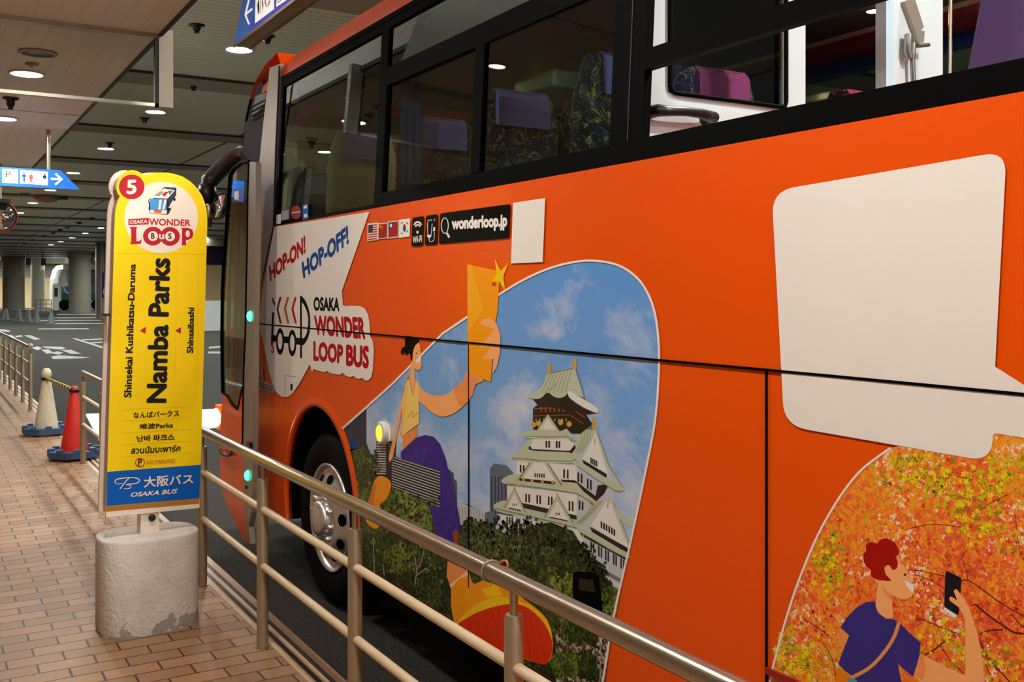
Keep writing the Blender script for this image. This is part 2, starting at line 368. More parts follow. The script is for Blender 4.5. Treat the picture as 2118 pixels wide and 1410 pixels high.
class Art:
    """Prints stacked a hair's breadth apart on a plane (p0, n = normal pointing at the viewer)."""
    def __init__(s, p0, n, step=1.6e-5, start=0):
        s.p0 = Vector(p0); s.n = Vector(n).normalized(); s.step = step; s.k = start; s.mb = MB()
    def pt(s, q, e=0.0): return hit(q[0], q[1], s.p0+s.n*(s.k*s.step+0.0004+e), s.n)
    def poly(s, pts, mt): s.k += 1; s.mb.poly([s.pt(p) for p in pts], mt)
    def many(s, polys, mt):
        s.k += 1
        for pts in polys: s.mb.poly([s.pt(p) for p in pts], mt)
    def stroke(s, pts, wd, mt, closed=False):
        s.k += 1; n = len(pts); l = []; r = []
        ws = wd if isinstance(wd, (list, tuple)) else [wd]*n
        for i, p in enumerate(pts):
            a = pts[i-1] if (i or closed) else p; b = pts[(i+1) % n] if (i < n-1 or closed) else p
            t = Vector((b[0]-a[0], b[1]-a[1]));
            if t.length < 1e-6: t = Vector((1, 0))
            t.normalize(); h = ws[i]/2
            l.append((p[0]-t.y*h, p[1]+t.x*h)); r.append((p[0]+t.y*h, p[1]-t.x*h))
        vs = [s.pt(p) for p in l+r]; m = n if closed else n-1
        s.mb.add(vs, [(i, (i+1) % n, n+(i+1) % n, n+i) for i in range(m)], mt)
    def ell(s, c, rx, ry, mt, n=28, rot=0): s.poly(s.ellp(c, rx, ry, n, rot), mt)
    @staticmethod
    def ellp(c, rx, ry, n=28, rot=0):
        return [(c[0]+rx*math.cos(2*PI*k/n)*math.cos(rot)-ry*math.sin(2*PI*k/n)*math.sin(rot), c[1]+rx*math.cos(2*PI*k/n)*math.sin(rot)+ry*math.sin(2*PI*k/n)*math.cos(rot)) for k in range(n)]
    def text(s, t, q, mt, off=0.0, shear=0.0):
        """q: image points of the lettering's top-left, top-right, bottom-right, bottom-left corners."""
        vs, fs = textmesh(t, off, shear); s.k += 1
        tl, tr, br, bl = q; out = []
        for u, v, q_ in vs:
            out.append(s.pt([(tl[j]*(1-u)+tr[j]*u)*v+(bl[j]*(1-u)+br[j]*u)*(1-v) for j in (0, 1)], q_*6e-6))
        s.mb.add(out, fs, mt)
        if off: s.k += int(5e-5/s.step)+1
    def build(s, name, parent, label=None):
        o = obj(name, s.mb, None, parent, label=label); s.mb = MB(); return o

# ================================================================ THE SETTING
ZC, ZS, XE, XK = 4.9, 3.4, 1.34, 1.40          # ceiling, walkway soffit, soffit edge, kerb
b = MB(); b.box((-6, -14, -0.2), (XK, 48, 0.15)); struct('floor_sidewalk', b, PAVE)
b = MB(); b.box((XK, -14, -0.2), (1.54, 48, 0.15), KERBM)
b.box((1.430, -14, 0.1), (1.450, 48, 0.1515), DARKSTRIP); b.box((1.478, -14, 0.1), (1.500, 48, 0.1515), DARKSTRIP)  # dark strips stand in for the handrail's shadows on the kerb
struct('trim_kerb', b)
b = MB(); b.box((1.54, -14, -0.3), (30, 130, 0), ASPH); b.box((-6, 48, -0.3), (1.54, 130, 0), ASPH)
def road(pts, mt=PAINT_AND_SHEEN, h=0.004): b.prism([onZ(x, y, 0.0) for x, y in pts], (0, 0, h), mt)
Zr = zm(0, 640, 3.8125)
road(Zr((240, 300), (300, 291), (330, 305), (300, 322))); road(Zr((330, 292), (490, 294), (520, 306), (470, 316), (360, 303)))
road(Zr((325, 318), (380, 312), (420, 340), (370, 350))); road(Zr((400, 345), (450, 330), (500, 340), (460, 356)))
road(Zr((480, 320), (560, 318), (640, 350), (560, 350))); road(Zr((400, 372), (470, 362), (715, 378), (640, 385), (420, 391)))
road(Zr((40, 204), (90, 200), (110, 214), (130, 236), (90, 238))); road(Zr((115, 208), (170, 202), (180, 214), (130, 220))); road(Zr((190, 204), (240, 202), (318, 234), (270, 238), (215, 216)))
road(Zr((0, 156), (50, 158), (82, 168), (74, 178), (0, 172)))
road(Zr((568, 228), (600, 228), (840, 303), (840, 316)))
road(Zr((640, 236), (840, 228), (840, 234), (655, 242))); road(Zr((690, 262), (840, 252), (840, 258), (705, 268)))
for yy, x0, x1 in ((36, 450, 830), (62, 420, 760), (84, 300, 800), (108, 430, 830), (150, 300, 700)):
    road(Zr((x0, yy), (x1, yy-2), (x1, yy+5), (x0, yy+7)))  # pale streaks painted in for reflections on the far road
road([(432, 717), (460, 715), (460, 719), (432, 721)]); road([(430, 727), (460, 727), (460, 731), (430, 731)])
road([(176, 856), (440, 846), (452, 884), (205, 912)], WHITE)
struct('floor_road', b)
b = MB(); b.box((-6, -14, ZC), (30, 130, ZC+0.2), SLAT)
for k in range(-2, 20): b.box((XE+0.02, 20.4+5.2*k-0.42, ZC-0.03), (24, 20.4+5.2*k+0.42, ZC+0.01), COLM); b.box((XE+0.02, 20.4+5.2*k-0.47, ZC-0.035), (24, 20.4+5.2*k-0.42, ZC+0.01), DARKSTRIP)
for x in (5.6, 10.4): b.box((x, -14, ZC-0.006), (x+0.05, 110, ZC+0.01), DARKSTRIP)
struct('ceiling', b)
b = MB(); b.box((-6, -14, ZS), (XE, 14.4, ZC-0.01), SOFF)
b.box((XE-0.012, -14, ZS-0.012), (XE+0.012, 14.4, ZS+0.02), DARKSTRIP)
for y in (9.95, 4.6, -1.2): b.box((-6, y, ZS-0.002), (XE-0.012, y+0.012, ZS+0.01), DARKSTRIP)
struct('ceiling_soffit', b)
b = MB(); b.box((-6.2, -14, -0.2), (-6, 130, ZC), WALLT); struct('wall_left', b)
b = MB(); b.box((24, -14, -0.2), (24.2, 130, ZC), WALLG); b.box((23.98, -14, 1.4), (24, 130, 2.9), WALLT); struct('wall_right', b)
b = MB(); b.box((-6, 116, -0.2), (30, 116.3, ZC), WALLG); b.box((-6, 115.9, 0), (30, 116, 3.2), WALLT); struct('wall_far', b)

# grey side wall projecting beside the far bays, with its blue sign
p0 = onZ(199, 659, 0); b = MB(); b.box((p0.x, p0.y, 0), (p0.x+9, p0.y+0.4, ZC), WALLG)
p1 = onY(205, 640, p0.y)
for q in (201, 205, 216): c = onY(q, 600, p0.y-0.02); b.box((c.x-0.03, p0.y-0.03, 0), (c.x+0.03, p0.y, ZC), DARKIN)
struct('wall_bay', b)
b = MB(); c0 = onY(211, 563, p0.y-0.06); c1 = onY(233, 615, p0.y-0.06); b.box((c0.x, c0.y, c0.z), (c1.x, c0.y+0.06, c1.z))
ws = thing('wall_sign', 'dark blue wall sign on the far grey wall beside the yellow stop sign', 'sign', (c0.x, c0.y, c1.z))
obj('panel', b, ink('deep blue panel', (22, 20, 96)), ws)
A = Art((0, c0.y-0.002, 0), (0, -1, 0), 1e-3); A.text('バス', [(214, 587), (231, 587), (231, 598), (214, 598)], WHITE, .02); A.text('駐車', [(213, 599), (231, 599), (231, 609), (213, 609)], WHITE, .02); A.build('lettering', ws)
# columns
def column(name, xl, xr, yb, label, m=COLM, square=False, capz=None):
    p = onZ((xl+xr)/2, yb, 0); d = (p-CAM).dot(FW); r = (xr-xl)/2*d/FP; t = MB()
    t.lathe([(r*1.12, 0), (r*1.12, .1), (r, .1), (r, ZC-0.5), (r*1.1, ZC-0.5), (r*1.1, ZC)], (p.x, p.y+r, 0), m, 40, smooth=False)
    o = obj(name, t); tag(o, label, 'column', 'round columns of the terminal'); return o
column('column', 9, 51, 643, 'thick round grey column at the far left behind the dark cones')
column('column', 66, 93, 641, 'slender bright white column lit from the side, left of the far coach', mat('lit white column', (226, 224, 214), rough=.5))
column('column', 147, 190, 648, 'thick round grey column hiding the middle of the far coach')
# lintel / display boxes under the far ceiling
p = onZ(100, 640, 0); b = MB(); c0 = onY(90, 525, p.y); c1 = onY(146, 545, p.y); b.box((c0.x, p.y, c1.z), (c1.x, p.y+.4, ZC)); struct('trim_lintel', b, WALLG)
for x0, x1, ya, yb2, lab in ((53, 64, 533, 548, 'small dark hanging display box left of the white column'), (84, 95, 534, 549, 'small dark hanging display box right of the white column'), (177, 186, 524, 541, 'dark display box above the far coach, left of its twin'), (189, 196, 522, 541, 'dark display box above the far coach, against the grey wall')):
    q = onZ(x0, 646, 0); c0 = onY(x0, ya, q.y-3); c1 = onY(x1, yb2, q.y-3); b = MB(); b.box((c0.x, c0.y, c0.z), (c1.x, c0.y+.3, c1.z), BLKMET)
    t = thing('display_box', lab, 'display', ((c0.x+c1.x)/2, c0.y, c1.z), 'hanging display boxes'); obj('case', b, BLKMET, t)
    b = MB(); b.tube([((c0.x+c1.x)/2, c0.y+.15, c0.z), ((c0.x+c1.x)/2, c0.y+.15, ZC)], .03, BLKMET, 8); obj('hanger', b, BLKMET, t)
# far coach
p = onZ(128, 643, 0); Yb = p.y+4
far = thing('parked_coach', 'white and green coach parked in the far bay behind a round column', 'bus', (onY(160, 600, Yb).x, Yb, 0))
def farp(x0, y0, x1, y1, mt, nm, dy=0.0, th=.05):
    c0 = onY(x0, y0, Yb-dy); c1 = onY(x1, y1, Yb-dy); t = MB(); t.box((c0.x, c0.y, c0.z), (c1.x, c0.y+th, c1.z)); return obj(nm, t, mt, far)
q = [onY(x, y, Yb) for x, y in ((126, 641), (125, 600), (127, 575), (132, 556), (140, 546), (222, 546), (222, 641))]
t = MB(); t.prism(q, (0, 9, 0), WHITEP); obj('body', t, None, far)
t = MB(); t.prism([onY(x, y, Yb-.03) for x, y in ((133, 560), (140, 557), (222, 557), (222, 592), (142, 592))], (0, .03, 0), GLASSD); obj('windscreen', t, BLKMET, far)
farp(127, 592, 222, 606, ink('coach blue band', (60, 110, 150)), 'blue_band', .02, .02); farp(127, 606, 222, 621, ink('coach green band', (0, 92, 66)), 'green_band', .02, .02)
A = Art((0, Yb-.03, 0), (0, -1, 0), 1e-3); A.stroke(spl([(131, 592), (136, 603), (147, 607), (150, 600), (142, 595)], 5, False), 2.2, WHITE); A.build('white_swirl', far)
for x in (134, 200):
    c = onY(x, 640, Yb-.04); t = MB(); t.lathe([(.0, 0), (.5, 0), (.5, .3), (0, .3)], (c.x, c.y, .5), TYRE, 20, ax='Y'); obj('wheel', t, None, far)
# vending-like white kiosk beside the far coach
c0 = onY(110, 586, Yb-2); c1 = onY(122, 640, Yb-2); k = thing('kiosk', 'narrow white kiosk with a dark screen left of the far coach', 'kiosk', (c0.x, c0.y, 0))
b = MB(); b.prism(rrect([(c0.x, c0.z), (c1.x, c0.z), (c1.x, 0), (c0.x, 0)], .25) and [(x, c0.y, z) for x, z in rrect([(c0.x, c0.z), (c1.x, c0.z), (c1.x, 0), (c0.x, 0)], .25)], (0, .5, 0), WHITEP); obj('body', b, None, k)
b = MB(); b.box((c0.x+.1, c0.y-.02, c0.z-1.2), (c1.x-.1, c0.y, c0.z-.4)); obj('screen', b, BLKMET, k)
# white crash barrier and blue fascia right of the stop sign
p = onZ(440, 684, 0); b = MB(); c0 = onY(420, 622, p.y); c1 = onY(520, 684, p.y)
b.prism([(c0.x, c0.y, 0), (c1.x, c0.y, 0), (c1.x, c0.y, c0.z-.15), (c1.x-.2, c0.y, c0.z), (c0.x, c0.y, c0.z)], (0, .4, 0))
tag(obj('road_barrier', b, WHITEP), 'white solid road barrier between the stop sign and the bus door', 'barrier')
b = MB(); yq = p.y+14; c0 = onY(410, 508, yq); c1 = onY(560, 549, yq); b.box((c0.x, yq, c1.z), (c1.x, yq+.3, c0.z), ink('fascia deep blue', (16, 14, 50)))
c2 = onY(410, 630, yq); b.box((c0.x, yq+.05, 0), (c1.x, yq+.3, c1.z), WALLT); b.box((c0.x, yq+.05, c0.z), (c1.x, yq+.3, ZC), WALLG)
struct('wall_shop', b)
# dark cones across the far lane
con = None
for i, (x, y, lab) in enumerate(((12.5, 663, 'small dark grey cone, leftmost of the far row'), (39.5, 666, 'small dark grey cone, second from the left in the far row'), (59, 667, 'small dark grey cone, middle of the far row'), (76, 669, 'small dark grey cone, fourth from the left in the far row'), (106, 672, 'small dark grey cone, rightmost and largest of the far row'))):
    p = onZ(x, y, 0)
    if con is None:
        con = thing('traffic_cone', lab, 'cone', p, 'dark cones across the far lane'); b = MB()
        b.lathe([(.25, .03), (.2, .06), (.06, .72), (0, .74)], p, CONED, 16); obj('cone_body', b, None, con)
        b = MB(); b.box((p.x-.32, p.y-.32, 0), (p.x+.32, p.y+.32, .05)); obj('cone_base', b, CONED, con)
    else: dup(con, p, lab)
# low far guard rail
b = MB(); p = onZ(74, 646, 0); q = onZ(106, 646, 0); fr = thing('far_railing', 'low thin railing in front of the bright far column', 'railing', p)
for h in (.35, .7, 1.05): b.tube([p+UP*h, q+UP*h], .03, POSTM, 6)
obj('rails', b, None, fr)
for k in range(4): c = p.lerp(q, k/3); b = MB(); b.tube([c, c+UP*1.05], .035, POSTM, 6); obj('post', b, None, fr)

# ---------------------------------------------------------------- recessed lamps
def lamp(name, c, r, me, label, group):
    t = thing(name, label, 'ceiling light', c, group)
    b = MB(); b.lathe([(r*1.3, 0), (r*1.3, -.012), (r*1.06, -.016), (r, -.004)], c, WHITEP, 32); obj('trim_ring', b, None, t)
    b = MB(); b.disc((c[0], c[1], c[2]-.006), r, None, 28, flip=True); obj('lens', b, me, t)
    return t
off = 'round downlight outside the picture, in the same row over the walkway'
for k in (-6, -5, -4, -3, -2, -1, 0, 1):
    lab = {0: 'round lit downlight in the brown soffit beside the round vent', 1: 'round lit downlight in the brown soffit cut by the left edge of the picture'}.get(k, off)
    lamp('ceiling_light', (0.72, 8.2+2.24*k-(.28 if k == -1 else 0), ZS), .055 if k == -1 else .10, LAMPE, lab, 'downlights in the walkway soffit')  # the small shifted lamp is added to brighten the bus logo panel
ordn = ['nearest', 'second', 'third', 'fourth', 'fifth', 'sixth', 'seventh', 'eighth', 'ninth', 'tenth', 'eleventh', 'twelfth', 'thirteenth']
for k in range(-5, 9):
    y = 12.8+5.2*k
    lab = {0: 'lit round downlight just under the end of the upper blue sign', 1: 'lit round downlight just below the corner of the hanging glass screen', 2: 'lit round downlight above the yellow stop sign, near a black sprinkler', 3: 'lit round downlight behind the arrow tip of the left blue sign', 4: 'lit round downlight just beneath the bottom edge of the left blue sign'}.get(k)
    if lab is None: lab = 'lit round downlight over the near bus lane, hidden or outside the picture' if k < 0 else f'far round downlight in the near lane row, {ordn[k-5]} after the left blue sign'
    lamp('ceiling_light', (3.6, y, ZC), .15, LAMPM, lab, 'downlights over the bus lane')
for k in range(-4, 9):
    lab = f'small far downlight in the second lane row, {ordn[k-2]} counted from the stop sign edge' if 2 <= k < 9 else 'lit round downlight over the second bus lane, behind the bus or outside the picture'
    lamp('ceiling_light', (7.9, 52.4-5.2*6+5.2*(k)+5.2*2, ZC), .15, LAMPM, lab, 'downlights over the second lane')
for k in range(10):
    lamp('ceiling_light', (14.5, 4+11*k, ZC), .24, LAMPM, 'round downlight beyond the bus, in a row extended to brighten the far columns', 'downlights beyond the bus')  # row lengthened and lamps enlarged to lift the dark far columns
lamp('ceiling_light', (3.2, -0.5, ZC), .16, LAMPM, 'added unseen lamp above the open rear deck, brightening the white partition', 'downlights over the bus lane')  # unseen lamp added to brighten the cabin partition
for k in range(4):
    lamp('ceiling_light', (2.0, 38+16*k, ZC), .2, LAMPM, 'added lamp over the far lane, brightening the background', 'added lamps over the far lane')  # extra lamps added to brighten the far background
for k in range(3):
    lamp('ceiling_light', (5+7*k, 108, ZC), .45, LAMPM, f'big added lamp brightening the far wall, {ordn[k]} from the left', 'added lamps brightening the far wall')  # made-up lamps that lift the dim far wall
# ceiling fittings
def sprink(x, y, z, lab, s=1.0):
    c = onZ(x, y, z); t = thing('sprinkler', lab, 'sprinkler', c, 'ceiling sprinklers'); b = MB()
    b.lathe([(.15*s, 0), (.15*s, -.012), (.08*s, -.02), (.075*s, -.06), (.04*s, -.085), (0, -.09)], c, BLKMET, 20); obj('head', b, None, t)
    b = MB(); b.lathe([(0, -.09), (.05*s, -.09), (.05*s, -.098), (0, -.098)], c, BLKMET, 20); obj('deflector', b, None, t)
for x, y, lab in ((400, 174, 'black sprinkler on the slatted ceiling left of the bus windscreen top'), (299, 244, 'black sprinkler below the lit lamp near the glass screen corner'), (227, 295, 'black sprinkler above the lamp over the stop sign'), (78, 326, 'black sprinkler near the edge of the brown soffit by the sign rod'), (407, 51, 'black sprinkler on the slatted ceiling near the upper blue sign arrow'), (553, 74, 'black sprinkler tucked behind the upper blue sign')):
    sprink(x, y, ZC, lab, .62)
sprink(22, 202, ZS, 'black sprinkler on the brown soffit under the glass screen rail', .42)
for i, (x, y) in enumerate(((139, 468), (124, 474), (110, 480), (90, 487), (67, 495), (50, 502), (190, 450), (164, 459))):
    c = onZ(x, y, ZC); b = MB(); b.lathe([(0, -.09), (.10, -.09), (.12, -.02), (.12, 0)], c, BLKMET, 14)
    tag(obj('ceiling_fitting', b), f'tiny black fitting in the far ceiling row, {ordn[i]} listed from the middle of the row', 'ceiling fitting', 'small black fittings on the far ceiling')
c = onZ(78, 108, ZS); t = thing('ceiling_vent', 'round brown vent in the soffit above the lit downlight', 'vent', c)
b = MB(); b.lathe([(.125, 0), (.125, -.01), (.1, -.012), (.1, -.004)], c, GREYM, 36); obj('rim', b, None, t)
b = MB(); b.disc((c.x, c.y, c.z-.005), .1, None, 32, flip=True); obj('grille', b, mat('vent brown', (96, 80, 62)), t)
c = onZ(66, 131, ZS); b = MB(); b.lathe([(.045, 0), (.045, -.01), (.02, -.014), (0, -.03)], c, GREYM, 20); tag(obj('smoke_detector', b), 'tiny grey detector between the round vent and the lit lamp', 'detector')
c = onZ(97, 404, ZC); t = thing('ceiling_speaker', 'reddish half-domed fitting on the ceiling below the left blue sign', 'ceiling fitting', c); b = MB(); b.lathe([(.42, 0), (.4, -.1), (.25, -.2), (0, -.24)], c, mat('faded red dome', (120, 84, 66)), 24); obj('dome', b, None, t)
b = MB(); b.box((c.x+.4, c.y-.12, c.z-.12), (c.x+.62, c.y+.12, c.z)); obj('bracket', b, BLKMET, t)
pa = [onZ(x, y, ZC-.008) for x, y in ((112, 334), (122, 328), (160, 328), (150, 337))]; b = MB(); b.prism(pa, (0, 0, .02)); tag(obj('ceiling_hatch', b, BLKMET), 'black open hatch slot in the ceiling right of the sign rod', 'hatch')
pa = [onZ(x, y, ZC-.008) for x, y in ((38, 403), (42, 399), (64, 399), (58, 403))]; b = MB(); b.prism(pa, (0, 0, .02)); tag(obj('ceiling_hatch', b, BLKMET), 'black open hatch slot in the ceiling under the left blue sign', 'hatch')

# ---------------------------------------------------------------- hanging glass smoke screen
YG = 6.56; zb = onY(325, 215, YG).z
t = thing('glass_smoke_screen', 'clear glass smoke screen hanging across the walkway from the brown soffit', 'glass screen', (0, YG, ZS))
b = MB(); b.box((-6, YG-.004, zb), (XE-.03, YG+.004, ZS)); obj('glass_pane', b, GLASSC, t)
b = MB(); b.box((-6, YG-.02, zb-.02), (XE-.01, YG+.02, zb)); obj('bottom_rail', b, STEEL, t)
b = MB(); b.box((-6, YG-.025, ZS-.03), (XE-.01, YG+.025, ZS)); obj('top_rail', b, STEEL, t)
b = MB(); b.box((XE-.035, YG-.02, zb-.02), (XE-.012, YG+.02, ZS)); obj('edge_strip', b, DARKSTRIP, t)
b = MB(); b.box((XE-.012, YG-.03, zb-.02), (XE+.075, YG+.03, ZS+.03)); obj('end_post', b, GREYM, t)

# ---------------------------------------------------------------- hanging signs
def picto(A, T):
    """toilet and wheelchair pictograms; T maps 0..1 x 0..1 to image points"""
    q = lambda *pts: [T(x, y) for x, y in pts]
    c = lambda x, y, r, mt: A.poly([T(x+r*math.cos(k*.449), y+r*2*math.sin(k*.449)) for k in range(14)], mt)
    A.poly(q((.08, .3), (.2, .3), (.22, .5), (.17, .5), (.17, .9), (.11, .9), (.11, .5), (.06, .5)), BLUE); c(.14, .2, .03, BLUE)
    A.poly(q((.27, .2), (.28, .2), (.28, .85), (.27, .85)), GREYP)
    A.poly(q((.34, .3), (.44, .3), (.48, .6), (.43, .62), (.42, .9), (.36, .9), (.35, .62), (.3, .6)), ink('print coral', (224, 84, 60))); c(.39, .2, .03, ink('print coral', (224, 84, 60)))
    A.stroke(q((.62, .3), (.63, .55), (.74, .57), (.8, .8)), 1.4*A.sc, GREYP); A.stroke(q((.6, .5), (.55, .62), (.57, .78), (.64, .84), (.72, .78)), 1.4*A.sc, GREYP); c(.62, .22, .025, GREYP)
    c(.88, .4, .07, ink('print deep navy', (30, 26, 66))); c(.88, .2, .03, ink('print deep navy', (30, 26, 66)))
YS = 10.97
t = thing('direction_sign', 'lit blue hanging sign pointing right, with parking and toilet symbols, at far left', 'sign', onY(80, 392, YS))
o_ = [onY(x, y, YS) for x, y in ((-60, 342), (125, 352), (165, 392), (-60, 381))]
b = MB(); b.prism(o_, (0, .10, 0), SIGNEB, GREYM); obj('light_box', b, None, t)
b = MB(); b.tube([onY(101, 352, YS)+Vector((0, .05, 0)), onY(101, 268, YS)+Vector((0, .05, .06))], .022, STEEL, 12); obj('hanger_rod', b, None, t)
b = MB(); b.tube([onY(-40, 344, YS)+Vector((0, .05, 0)), onY(-40, 262, YS)+Vector((0, .05, .06))], .022, STEEL, 12); obj('hanger_rod', b, None, t)
A = Art((0, YS-.001, 0), (0, -1, 0), 4e-4); A.sc = 1
Zb = zm(0, 330, 9.4)
A.poly(Zb((40, 180), (352, 195), (352, 462), (40, 445)), SIGNE); A.poly(Zb((393, 200), (932, 238), (928, 498), (388, 462)), SIGNE)
A.text('P', Zb((105, 225), (210, 228), (205, 350), (105, 345)), SIGNK); A.stroke(Zb((235, 280), (300, 258)), 1.2, RED); A.stroke(Zb((240, 335), (305, 338)), 1.5, GREYP)
A.stroke(Zb((100, 395), (280, 402)), .8, RED); A.poly(Zb((72, 375), (88, 375), (88, 410), (72, 410)), SIGNK); A.poly(Zb((305, 385), (321, 387), (321, 420), (305, 418)), SIGNK)
picto(A, lambda x, y: (393/9.4+x*540/9.4, 330+(200+x*38+y*258)/9.4))
A.stroke(Zb((988, 372), (1200, 385)), 4.2, SIGNE); A.stroke(Zb((1080, 275), (1205, 385), (1075, 485)), 4.2, SIGNE)
A.build('symbols', t)
XS = 1.484
t = thing('direction_sign', 'blue hanging box sign with a left arrow above the front of the bus', 'sign', onX(560, 60, XS))
A0, A1 = onX(483.6, 94.5, XS), onX(502, 0, XS)
zt = 3.62; sl = (A1.y-A0.y)/(A1.z-A0.z); yT = A0.y+sl*(zt-A0.z)
b = MB(); b.prism([A0, (XS, 2.9, A0.z), (XS, 2.9, zt), (XS, yT, zt)], (.004, 0, 0), emit('dim lit sign blue', (0, 96, 190), .16), GREYM); obj('face_panel', b, None, t)
b = MB(); b.prism([v+Vector((.004, 0, 0)) for v in (A0, Vector((XS, 2.9, A0.z)), Vector((XS, 2.9, zt)), Vector((XS, yT, zt)))], (.081, 0, 0), GREYM); obj('light_box', b, None, t)
b = MB(); b.box((XS-.004, 2.9, A0.z-.012), (XS+.006, A0.y, A0.z+.004)); b.box((XS+.079, 2.9, A0.z-.012), (XS+.089, A0.y, A0.z+.004)); obj('bottom_edging', b, STEEL, t)
for y in (3.2, 4.8): b = MB(); b.tube([(XS+.04, y, zt-.02), (XS+.04, y, ZC)], .02, STEEL, 12); obj('hanger_rod', b, None, t)
A = Art((XS-.001, 0, 0), (-1, 0, 0), 2e-4); A.sc = 2
Zt = zm(470, 0, 5.875)
A.poly(Zt((330, 160), (345, -40), (860, -40), (815, 20), (270, 395), (255, 390)), emit('dim lit sign deep blue', (8, 50, 180), .25))
A.stroke(Zt((225, 175), (305, 105)), 4.0, SIGNE2); A.stroke(Zt((262, 0), (220, 180), (265, 295)), 3.6, SIGNE2)
A.poly(Zt((345, -60), (570, -200), (570, 110), (335, 285)), SIGNE2)
A.poly(Zt((600, -60), (840, -220), (840, -80), (595, 85)), SIGNE2)
A.poly(Zt((365, 60), (385, -40), (392, 100), (385, 165), (372, 170)), ink('print deep navy', (30, 26, 66))); A.stroke(Zt((405, -20), (400, 160)), 1, GREYP)
A.poly(Zt((420, 20), (432, -20), (440, 60), (430, 150), (424, 60)), ink('print coral', (224, 84, 60)))
A.stroke(Zt((462, -20), (462, 40), (480, 80), (500, 60), (512, 20)), 1.8, SIGNK); A.stroke(Zt((500, 10), (525, 20)), 1.5, SIGNK); A.stroke(Zt((605, 0), (612, 35), (690, -30)), 1.6, SIGNK)
A.build('symbols', t)

# ---------------------------------------------------------------- convex mirror
c = onY(2, 448, 14.0); t = thing('convex_mirror', 'round convex traffic mirror with an orange rim at the left edge', 'mirror', c)
R_ = 30*((c-CAM).dot(FW))/FP*1.05; b = MB()
b.lathe([(0, -.07), (R_*.4, -.06), (R_*.75, -.03), (R_*.93, .0)], c, MIRROR, 40, ax='Y'); obj('mirror_glass', b, None, t)
b = MB(); b.lathe([(R_*.93, -.01), (R_*.96, -.03), (R_*1.01, -.02), (R_*1.01, .05), (0, .09)], c, mat('mirror orange rim', (150, 58, 30), rough=.4), 40, ax='Y'); obj('rim', b, None, t)
b = MB(); b.box((c.x-R_*.5, c.y-.16, c.z+R_*.9), (c.x+R_*.5, c.y+.05, c.z+R_*1.12)); obj('hood', b, DARKIN, t)
b = MB(); b.tube([c+Vector((0, .08, 0)), c+Vector((0, .25, 0)), c+Vector((0, .25, ZS-c.z))], .025, GREYM, 10); obj('bracket', b, None, t)

# ---------------------------------------------------------------- handrails
XF = 1.36
def rail_seg(name, ys, label, y0, y1, near=False):
    t = thing(name, label, 'handrail', (XF, (y0+y1)/2, .15), 'steel handrails along the kerb')
    b = MB(); b.tube([(XF, y0-.02, 1.0), (XF, y1+.02, 1.0)], .026, STEEL, 20); obj('top_rail', b, None, t)
    for z in (.777, .52): b = MB(); b.tube([(XF, y0, z), (XF, y1, z)], .0165, CREAMP, 14); obj('lower_rail', b, None, t)
    for y in ys:
        b = MB(); b.tube([(XF, y, .15), (XF, y, .9), (XF, y, .915)], [.026, .026, .022], POSTM, 18)
        p = obj('post', b, None, t)
        b = MB(); b.tube([(XF, y, .9), (XF, y, .985)], .011, STEEL, 12); obj('pin', b, None, p)
        b = MB(); b.tube([(XF, y, .15), (XF, y, .154)], .033, STEEL, 18); obj('base_flange', b, None, p)
    return t
rail_seg('handrail', [5.56-1.105*k for k in range(6)], 'long steel handrail in the foreground in front of the orange bus', -.2, 5.56)
rail_seg('handrail', [10.06, 8.94, 7.82], 'short steel handrail section beside the red cone behind the stop sign', 7.82, 10.06)
far_rail = rail_seg('handrail', [14.98+1.12*k for k in range(14)], 'far steel handrail section at the left edge beyond the white cone', 14.98, 29.6)
p = Vector((XF, 15.0, 1.03)); b = MB(); b.lathe([(0, -.03), (.03, -.02), (.035, 0), (.03, .02), (0, .03)], p, mat('pale pink cap', (230, 190, 170)), 16); obj('rail_cap', b, None, far_rail, label='pale pink ball cap')
# wire tied round the foreground rail
yw = onX(1017, 1188, XF).y; b = MB(); ct = Vector((XF, yw, 1.0)); ring_ = [ct+Vector((.029*math.cos(a), .006*math.sin(a*.5), .029*math.sin(a))) for a in [k*PI/9 for k in range(19)]]
b.tube(ring_, .0028, GREYM, 8)
lo = [onX(x, y, XF+.01) for x, y in spl([(1026, 1176), (1030, 1166), (1040, 1160), (1047, 1160), (1050, 1168), (1048, 1178), (1044, 1183)], 4, False)]
b2 = MB(); b2.tube(lo, .0028, mat('orange wire', (206, 110, 70), rough=.4), 8)
t = thing('wire_tie', 'thin orange wire loop tied around the foreground top rail', 'wire', (XF, yw, 1.03)); obj('ring', b, None, t); obj('loop', b2, None, t)

# ---------------------------------------------------------------- cones and striped bar
def weight(name, c, s, label, rot=0):
    t = MB(); n = 8
    def ringp(r, z): return [(c[0]+r*math.cos(PI/8+k*PI/4+rot), c[1]+r*math.sin(PI/8+k*PI/4+rot), z) for k in range(n)]
    z0 = .176; ro, ri = s, s*.66
    a, b_, d, e = ringp(ro, z0), ringp(ro, z0+.06), ringp(ri, z0+.06), ringp(ri, z0)
    vs = a+b_+d+e; fs = []
    for i in range(4):
        for k in range(n): fs.append((i*n+k, i*n+(k+1) % n, ((i+1) % 4)*n+(k+1) % n, ((i+1) % 4)*n+k))
    t.add(vs, fs, BLUE2)
    for k in (0, 1, 2, 3, 4, 5, 6, 7):
        an = k*PI/4+rot; x, y = c[0]+math.cos(an)*s*.82, c[1]+math.sin(an)*s*.82; t.box((x-.03, y-.03, z0+.055), (x+.03, y+.03, z0+.085), BLUE2)
    return tag(obj(name, t), label, 'cone weight', 'blue weights at the foot of the cones')
cw = Vector((1.285, 12.35, .15)); cr = Vector((1.33, 10.42, .15))
t = thing('traffic_cone', 'crumpled cream white cone with a ball top holding one end of the striped bar', 'cone', cw)
